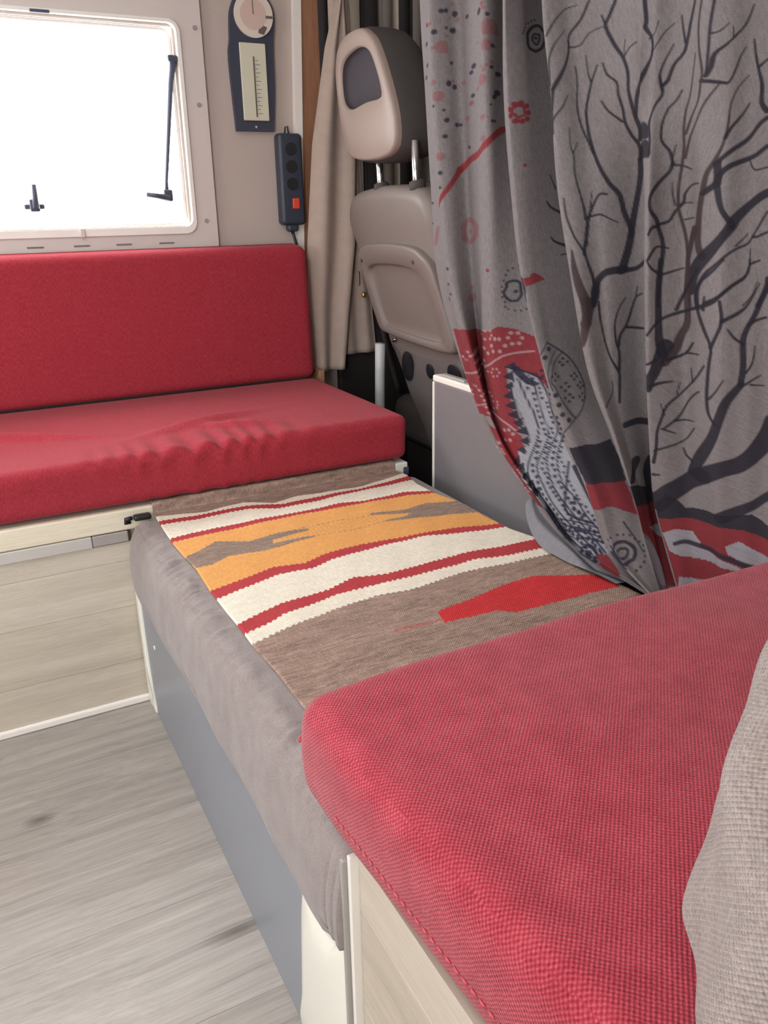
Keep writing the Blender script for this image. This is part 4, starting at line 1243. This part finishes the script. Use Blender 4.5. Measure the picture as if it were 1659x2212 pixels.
(0,0,6,16,16,[1330,742,1330,742]),
(0,0,6,16,16,[1325,749,1325,749]),
(0,0,6,16,16,[1310,750,1310,750]),
(0,0,6,16,16,[1345,741,1345,741]),
(0,0,6,16,16,[1356,727,1356,727]),
(0,0,6,16,16,[1368,731,1368,731]),
(0,0,6,16,16,[1374,740,1374,740]),
(0,0,6,16,16,[1373,741,1373,741]),
(0,0,6,16,16,[1354,747,1354,747]),
(0,0,6,16,16,[1328,695,1328,695]),
(0,0,6,16,16,[1340,676,1340,676]),
(0,0,6,16,16,[1347,688,1347,688]),
(0,0,6,16,16,[1356,695,1356,695]),
(0,0,6,16,16,[1350,700,1350,700]),
(0,0,6,16,16,[1337,700,1337,700]),
(0,0,6,15,15,[1303,682,1303,682]),
(0,0,6,15,15,[1306,676,1306,676]),
(0,0,6,15,15,[1319,673,1319,673]),
(0,0,6,15,15,[1332,666,1332,666]),
(0,0,6,15,15,[1322,686,1322,686]),
(0,0,6,15,15,[1305,688,1305,688]),
(0,0,6,16,16,[1222,572,1222,572]),
(0,0,6,16,16,[1229,560,1229,560]),
(0,0,6,16,16,[1239,552,1239,552]),
(0,0,6,16,16,[1247,556,1247,556]),
(0,0,6,16,16,[1243,571,1243,571]),
(0,0,6,16,16,[1229,576,1229,576]),
(0,0,6,15,15,[1189,549,1189,549]),
(0,0,6,15,15,[1194,534,1194,534]),
(0,0,6,15,15,[1200,533,1200,533]),
(0,0,6,15,15,[1208,537,1208,537]),
(0,0,6,15,15,[1207,545,1207,545]),
(0,0,6,15,15,[1195,554,1195,554]),
(0,0,6,12,12,[1427,721,1373,741,1289,776,1203,787]),
(0,0,6,12,12,[1326,664,1269,651,1226,636]),
(0,0,6,10,10,[1382,662,1342,682]),
(1,0,2,0,0,[1275,759,1191,739,1155,709,1133,660,1096,628,1055,587,1016,542,984,508,957,486,987,476,1020,467,1066,486,1116,508,1174,541,1217,563,1228,605,1194,627,1222,666,1256,709]),
(1,0,7,0,0,[1284,755,1255,765,1250,748]),
(1,0,7,0,0,[1288,737,1260,748,1254,730]),
(1,0,7,0,0,[1282,720,1254,730,1257,711]),
(1,0,7,0,0,[1285,701,1258,713,1250,695]),
(1,0,7,0,0,[1277,683,1250,695,1241,678]),
(1,0,7,0,0,[1269,668,1241,678,1232,661]),
(1,0,7,0,0,[1250,654,1222,666,1221,646]),
(1,0,7,0,0,[1240,639,1212,650,1201,635]),
(1,0,7,0,0,[1227,624,1201,635,1196,617]),
(1,0,7,0,0,[1233,608,1209,617,1203,602]),
(1,0,7,0,0,[1251,581,1224,601,1220,586]),
(1,0,7,0,0,[1236,580,1208,589,1205,572]),
(1,0,7,0,0,[1221,565,1196,576,1190,559]),
(1,0,7,0,0,[1204,555,1178,565,1173,549]),
(1,0,7,0,0,[1186,545,1160,556,1155,538]),
(0,0,7,14,14,[1262,754,1216,747,1171,738]),
(0,0,7,48,36,[1251,752,1221,734,1197,728]),
(0,0,7,11,11,[1244,735,1217,701,1184,665,1176,636,1187,608,1196,576,1170,537,1137,522,1098,498,1049,479,1016,472]),
(0,0,7,21,21,[1234,737,1234,737]),
(0,0,7,21,21,[1219,729,1219,729]),
(0,0,7,21,21,[1215,719,1215,719]),
(0,0,7,21,21,[1198,710,1198,710]),
(0,0,7,21,21,[1193,700,1193,700]),
(0,0,7,21,21,[1187,689,1187,689]),
(0,0,7,21,21,[1182,680,1182,680]),
(0,0,7,21,21,[1175,670,1175,670]),
(0,0,7,21,21,[1168,660,1168,660]),
(0,0,7,21,21,[1161,650,1161,650]),
(0,0,7,21,21,[1155,642,1155,642]),
(0,0,7,21,21,[1169,628,1169,628]),
(0,0,7,21,21,[1173,619,1173,619]),
(0,0,7,21,21,[1175,609,1175,609]),
(0,0,7,21,21,[1176,599,1176,599]),
(0,0,7,21,21,[1183,587,1183,587]),
(0,0,7,21,21,[1180,578,1180,578]),
(0,0,7,21,21,[1168,570,1168,570]),
(0,0,7,21,21,[1163,562,1163,562]),
(0,0,7,21,21,[1155,553,1155,553]),
(0,0,7,21,21,[1149,545,1149,545]),
(0,0,7,21,21,[1137,539,1137,539]),
(0,0,7,21,21,[1126,532,1126,532]),
(0,0,7,21,21,[1116,526,1116,526]),
(0,0,7,21,21,[1105,520,1105,520]),
(0,0,7,21,21,[1093,513,1093,513]),
(0,0,7,21,21,[1083,508,1083,508]),
(0,0,7,21,21,[1070,501,1070,501]),
(0,0,7,21,21,[1060,497,1060,497]),
(0,0,7,21,21,[1048,492,1048,492]),
(0,0,7,21,21,[1036,488,1036,488]),
(0,0,7,21,21,[1026,484,1026,484]),
(0,0,7,21,21,[1014,480,1014,480]),
(0,0,7,21,21,[1003,475,1003,475]),
(0,0,7,10,10,[1214,743,1186,709,1165,673,1146,646,1158,616,1171,586,1144,556,1113,532,1073,512,1026,492,991,479]),
(0,0,7,19,19,[1205,745,1205,745]),
(0,0,7,19,19,[1201,737,1201,737]),
(0,0,7,19,19,[1186,729,1186,729]),
(0,0,7,19,19,[1182,721,1182,721]),
(0,0,7,19,19,[1178,713,1178,713]),
(0,0,7,19,19,[1172,704,1172,704]),
(0,0,7,19,19,[1158,697,1158,697]),
(0,0,7,19,19,[1153,690,1153,690]),
(0,0,7,19,19,[1148,681,1148,681]),
(0,0,7,19,19,[1142,673,1142,673]),
(0,0,7,19,19,[1136,665,1136,665]),
(0,0,7,19,19,[1139,654,1139,654]),
(0,0,7,19,19,[1135,647,1135,647]),
(0,0,7,19,19,[1139,638,1139,638]),
(0,0,7,19,19,[1143,628,1143,628]),
(0,0,7,19,19,[1148,620,1148,620]),
(0,0,7,19,19,[1152,611,1152,611]),
(0,0,7,19,19,[1154,601,1154,601]),
(0,0,7,19,19,[1157,593,1157,593]),
(0,0,7,19,19,[1156,584,1156,584]),
(0,0,7,19,19,[1147,578,1147,578]),
(0,0,7,19,19,[1138,572,1138,572]),
(0,0,7,19,19,[1136,564,1136,564]),
(0,0,7,19,19,[1127,558,1127,558]),
(0,0,7,19,19,[1118,552,1118,552]),
(0,0,7,19,19,[1110,547,1110,547]),
(0,0,7,19,19,[1101,542,1101,542]),
(0,0,7,19,19,[1091,535,1091,535]),
(0,0,7,19,19,[1084,530,1084,530]),
(0,0,7,19,19,[1075,524,1075,524]),
(0,0,7,19,19,[1066,518,1066,518]),
(0,0,7,19,19,[1058,512,1058,512]),
(0,0,7,19,19,[1045,509,1045,509]),
(0,0,7,19,19,[1038,505,1038,505]),
(0,0,7,19,19,[1026,502,1026,502]),
(0,0,7,19,19,[1017,497,1017,497]),
(0,0,7,19,19,[1007,492,1007,492]),
(0,0,7,19,19,[999,489,999,489]),
(0,0,7,19,19,[988,485,988,485]),
(0,0,7,19,19,[983,482,983,482]),
(0,0,7,10,10,[1195,748,1159,716,1138,682,1119,656,1138,623,1146,595,1122,562,1090,541,1052,520,1005,498,972,483]),
(0,0,7,21,21,[1179,753,1179,753]),
(0,0,7,21,21,[1174,743,1174,743]),
(0,0,7,21,21,[1161,735,1161,735]),
(0,0,7,21,21,[1155,725,1155,725]),
(0,0,7,21,21,[1148,713,1148,713]),
(0,0,7,21,21,[1136,707,1136,707]),
(0,0,7,21,21,[1129,696,1129,696]),
(0,0,7,21,21,[1123,688,1123,688]),
(0,0,7,21,21,[1123,675,1123,675]),
(0,0,7,21,21,[1116,665,1116,665]),
(0,0,7,21,21,[1110,657,1110,657]),
(0,0,7,21,21,[1113,648,1113,648]),
(0,0,7,21,21,[1124,634,1124,634]),
(0,0,7,21,21,[1127,624,1127,624]),
(0,0,7,21,21,[1129,614,1129,614]),
(0,0,7,21,21,[1131,604,1131,604]),
(0,0,7,21,21,[1130,593,1130,593]),
(0,0,7,21,21,[1122,586,1122,586]),
(0,0,7,21,21,[1120,576,1120,576]),
(0,0,7,21,21,[1109,568,1109,568]),
(0,0,7,21,21,[1099,561,1099,561]),
(0,0,7,21,21,[1089,554,1089,554]),
(0,0,7,21,21,[1079,547,1079,547]),
(0,0,7,21,21,[1071,541,1071,541]),
(0,0,7,21,21,[1062,534,1062,534]),
(0,0,7,21,21,[1046,529,1046,529]),
(0,0,7,21,21,[1039,523,1039,523]),
(0,0,7,21,21,[1024,518,1024,518]),
(0,0,7,21,21,[1016,510,1016,510]),
(0,0,7,21,21,[1002,506,1002,506]),
(0,0,7,21,21,[989,501,989,501]),
(0,0,7,21,21,[981,496,981,496]),
(0,0,7,21,21,[968,491,968,491]),
(0,0,7,21,21,[959,487,959,487]),
(0,0,7,10,10,[1172,755,1140,724,1116,689,1097,663,1111,632,1118,603,1099,569,1063,551,1027,527,981,505,947,490]),
(0,0,7,17,17,[1160,760,1160,760]),
(0,0,7,17,17,[1155,751,1155,751]),
(0,0,7,17,17,[1150,742,1150,742]),
(0,0,7,17,17,[1145,734,1145,734]),
(0,0,7,17,17,[1140,724,1140,724]),
(0,0,7,17,17,[1135,717,1135,717]),
(0,0,7,17,17,[1129,708,1129,708]),
(0,0,7,17,17,[1124,701,1124,701]),
(0,0,7,17,17,[1119,692,1119,692]),
(0,0,7,17,17,[1113,684,1113,684]),
(0,0,7,17,17,[1107,675,1107,675]),
(0,0,7,17,17,[1102,669,1102,669]),
(0,0,7,17,17,[1096,661,1096,661]),
(0,0,7,17,17,[1091,655,1091,655]),
(0,0,7,17,17,[1100,645,1100,645]),
(0,0,7,17,17,[1104,637,1104,637]),
(0,0,7,17,17,[1106,626,1106,626]),
(0,0,7,17,17,[1109,618,1109,618]),
(0,0,7,17,17,[1111,608,1111,608]),
(0,0,7,17,17,[1104,601,1104,601]),
(0,0,7,17,17,[1096,595,1096,595]),
(0,0,7,17,17,[1097,585,1097,585]),
(0,0,7,17,17,[1089,579,1089,579]),
(0,0,7,17,17,[1081,573,1081,573]),
(0,0,7,17,17,[1074,567,1074,567]),
(0,0,7,17,17,[1066,561,1066,561]),
(0,0,7,17,17,[1057,554,1057,554]),
(0,0,7,17,17,[1051,549,1051,549]),
(0,0,7,17,17,[1043,542,1043,542]),
(0,0,7,17,17,[1031,540,1031,540]),
(0,0,7,17,17,[1024,533,1024,533]),
(0,0,7,17,17,[1012,529,1012,529]),
(0,0,7,17,17,[1006,523,1006,523]),
(0,0,7,17,17,[994,518,994,518]),
(0,0,7,17,17,[985,514,985,514]),
(0,0,7,17,17,[975,509,975,509]),
(0,0,7,17,17,[967,506,967,506]),
(0,0,7,17,17,[958,501,958,501]),
(0,0,7,17,17,[952,495,952,495]),
(0,0,7,17,17,[944,490,944,490]),
(0,0,7,14,14,[1084,604,1087,561,1077,525,1008,518]),
(0,0,7,36,24,[1066,597,1034,567,1010,544]),
(0,0,7,24,24,[1061,549,1061,549]),
(0,0,7,24,24,[1062,542,1062,542]),
(0,0,7,24,24,[1060,533,1060,533]),
(0,0,7,24,24,[1048,530,1048,530]),
(0,0,7,24,24,[1034,527,1034,527]),
(0,0,7,8,8,[1122,513,1062,515,996,513]),
(0,0,7,8,8,[1114,507,1049,507,988,506]),
(0,0,7,8,8,[1106,496,1034,503,975,500]),
(0,0,7,8,8,[1097,482,1023,496,966,493]),
(0,0,7,19,19,[1102,500,1102,500]),
(0,0,7,19,19,[1091,508,1091,508]),
(0,0,7,19,19,[1080,506,1080,506]),
(0,0,7,19,19,[1066,505,1066,505]),
(0,0,7,19,19,[1053,505,1053,505]),
(0,0,7,19,19,[1045,504,1045,504]),
(0,0,7,19,19,[1030,504,1030,504]),
(0,0,7,19,19,[1017,506,1017,506]),
(0,0,7,19,19,[1004,507,1004,507]),
(0,0,7,19,19,[992,508,992,508]),
(0,0,7,19,19,[1084,494,1084,494]),
(0,0,7,19,19,[1072,498,1072,498]),
(0,0,7,19,19,[1060,497,1060,497]),
(0,0,7,19,19,[1046,496,1046,496]),
(0,0,7,19,19,[1034,495,1034,495]),
(0,0,7,19,19,[1020,495,1020,495]),
(0,0,7,19,19,[1006,495,1006,495]),
(0,0,7,19,19,[995,496,995,496]),
(0,0,7,19,19,[981,496,981,496]),
(0,0,7,17,17,[995,480,997,475,1003,469,1005,466,1010,467,1020,467,1025,468,1035,469,1039,469,1043,476,1037,477,1029,485,1019,487,1011,487,1001,485,999,483,995,480]),
(0,0,7,38,38,[1019,475,1019,475]),
(1,0,1,0,0,[999,480,969,482,940,470,943,464,984,465]),
]

def tree_curtain():
    G = np.array(CURTAIN_CTRL, float)/1000.
    ns, nt = 760, 780
    mid = G[:, 4]; d = np.r_[0, np.cumsum(np.maximum(np.linalg.norm(np.diff(mid, axis=0), axis=1), .02))]
    s = np.interp(np.linspace(0, d[-1], ns), d, np.arange(len(d)))
    d = np.r_[0, np.cumsum(np.linalg.norm(np.diff(G[8], axis=0), axis=1))]
    t = np.interp(np.linspace(0, d[-1], nt), d, np.arange(len(d)))
    S = np.einsum('si,tj,ijk->stk', cr_matrix(G.shape[0], s), cr_matrix(G.shape[1], t), G)
    pan = np.searchsorted([4.5, 7.5, 10.5], s)
    Y, Z = S[..., 1]-1.25*(S[..., 0]-.93), S[..., 2].copy()   # cloth coordinates of the print
    C_ = lambda *c: np.array(lin(*c)[:3])
    pal = [C_(36, 34, 42), C_(118, 40, 46), C_(138, 138, 144), C_(58, 46, 48), C_(44, 42, 54), C_(122, 58, 60), C_(150, 122, 124), C_(38, 38, 54)]
    col = np.empty(S.shape); col[:] = C_(116, 110, 110)
    rs = np.random.RandomState(8)
    col *= (1+.20*(rs.rand(ns, nt, 1)-.5))
    K = .58
    for kind, p, c, w0, w1, xy in PRINT_AND_SHADE:
        q = np.array(xy, float).reshape(-1, 2)/1000.
        rows = np.where((pan == p) if p < 5 else (pan >= 2))[0]; r0, r1 = rows[0], rows[-1]+1
        y, z = Y[r0:r1], Z[r0:r1]
        a = np.zeros(y.shape)
        if kind == 1:
            bb = (z > q[:, 1].min()) & (z < q[:, 1].max()) & (y > q[:, 0].min()) & (y < q[:, 0].max())
            if bb.any(): a[bb] = in_poly(y[bb], z[bb], [tuple(v) for v in q])
        else:
            h0, h1 = max(w0*1.38, 8)/10000., max(w1*1.38, 8)/10000.
            pts = [np.array(v) for v in (catmull(q, 3) if len(q) > 2 else q)]
            n = len(pts)-1; pad = max(h0, h1)+.002
            for k in range(n):
                A, B = pts[k], pts[k+1]
                bb = (z > min(A[1], B[1])-pad) & (z < max(A[1], B[1])+pad) & (y > min(A[0], B[0])-pad/K) & (y < max(A[0], B[0])+pad/K)
                if not bb.any(): continue
                py, pz = (y[bb]-A[0])*K, z[bb]-A[1]; dy, dz = (B[0]-A[0])*K, B[1]-A[1]
                f = np.clip((py*dy+pz*dz)/(dy*dy+dz*dz+1e-12), 0, 1)
                dist = np.hypot(py-f*dy, pz-f*dz); h = h0+(h1-h0)*(k+f)/n
                a[bb] = np.maximum(a[bb], np.clip((h-dist)/.0015+.5, 0, 1))
        if c == 5: a = a*.55
        a = (a*.94)[..., None]
        col[r0:r1] = col[r0:r1]*(1-a)+pal[c]*a
    # soft body of the cloth: fine vertical rumples
    uu = s[:, None]; vv = t[None]
    S[..., 0] += .0022*np.sin(uu*5.3+.6*np.sin(vv*1.3))+.0012*np.sin(uu*9.7+vv*.9)
    S[..., 1] += .0012*np.sin(uu*7.1+vv*.5)
    S[..., 2] = np.maximum(S[..., 2], .4525)
    root = thing('tree_curtain', 'grey scarf curtain printed with bare black trees and red borders', 'curtain', (.97, 1.05, .4525))
    grid_obj('cloth', S, M['print'], root, True, np.clip(col, 0, 1))
    # pale corner of the hem folded out on the rug
    H = catmull([(.955, 1.235, .50), (.935, 1.205, .485), (.918, 1.165, .470), (.905, 1.11, .462), (.902, 1.05, .460), (.905, .99, .460), (.915, .93, .458)], 10)
    P = np.zeros((len(H), 16, 3)); n = len(H)
    for i, h in enumerate(H):
        w = .046*math.sin(math.pi*min(1, .15+i/n))
        for j, v in enumerate(np.linspace(0, 1, 16)):
            P[i, j] = (h[0]+.045*v, h[1]-.01*v, max(.4525, h[2]-.008+w*math.sin(v*math.pi*.62)+.004*math.sin(v*9+i*.15)))
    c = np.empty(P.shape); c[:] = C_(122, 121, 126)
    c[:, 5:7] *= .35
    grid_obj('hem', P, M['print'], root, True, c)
    tube('rail', [(.955, 1.70, 1.712), (.985, 1.0, 1.712), (1.03, .3, 1.712)], .008, M['white'], root, 8)
tree_curtain()
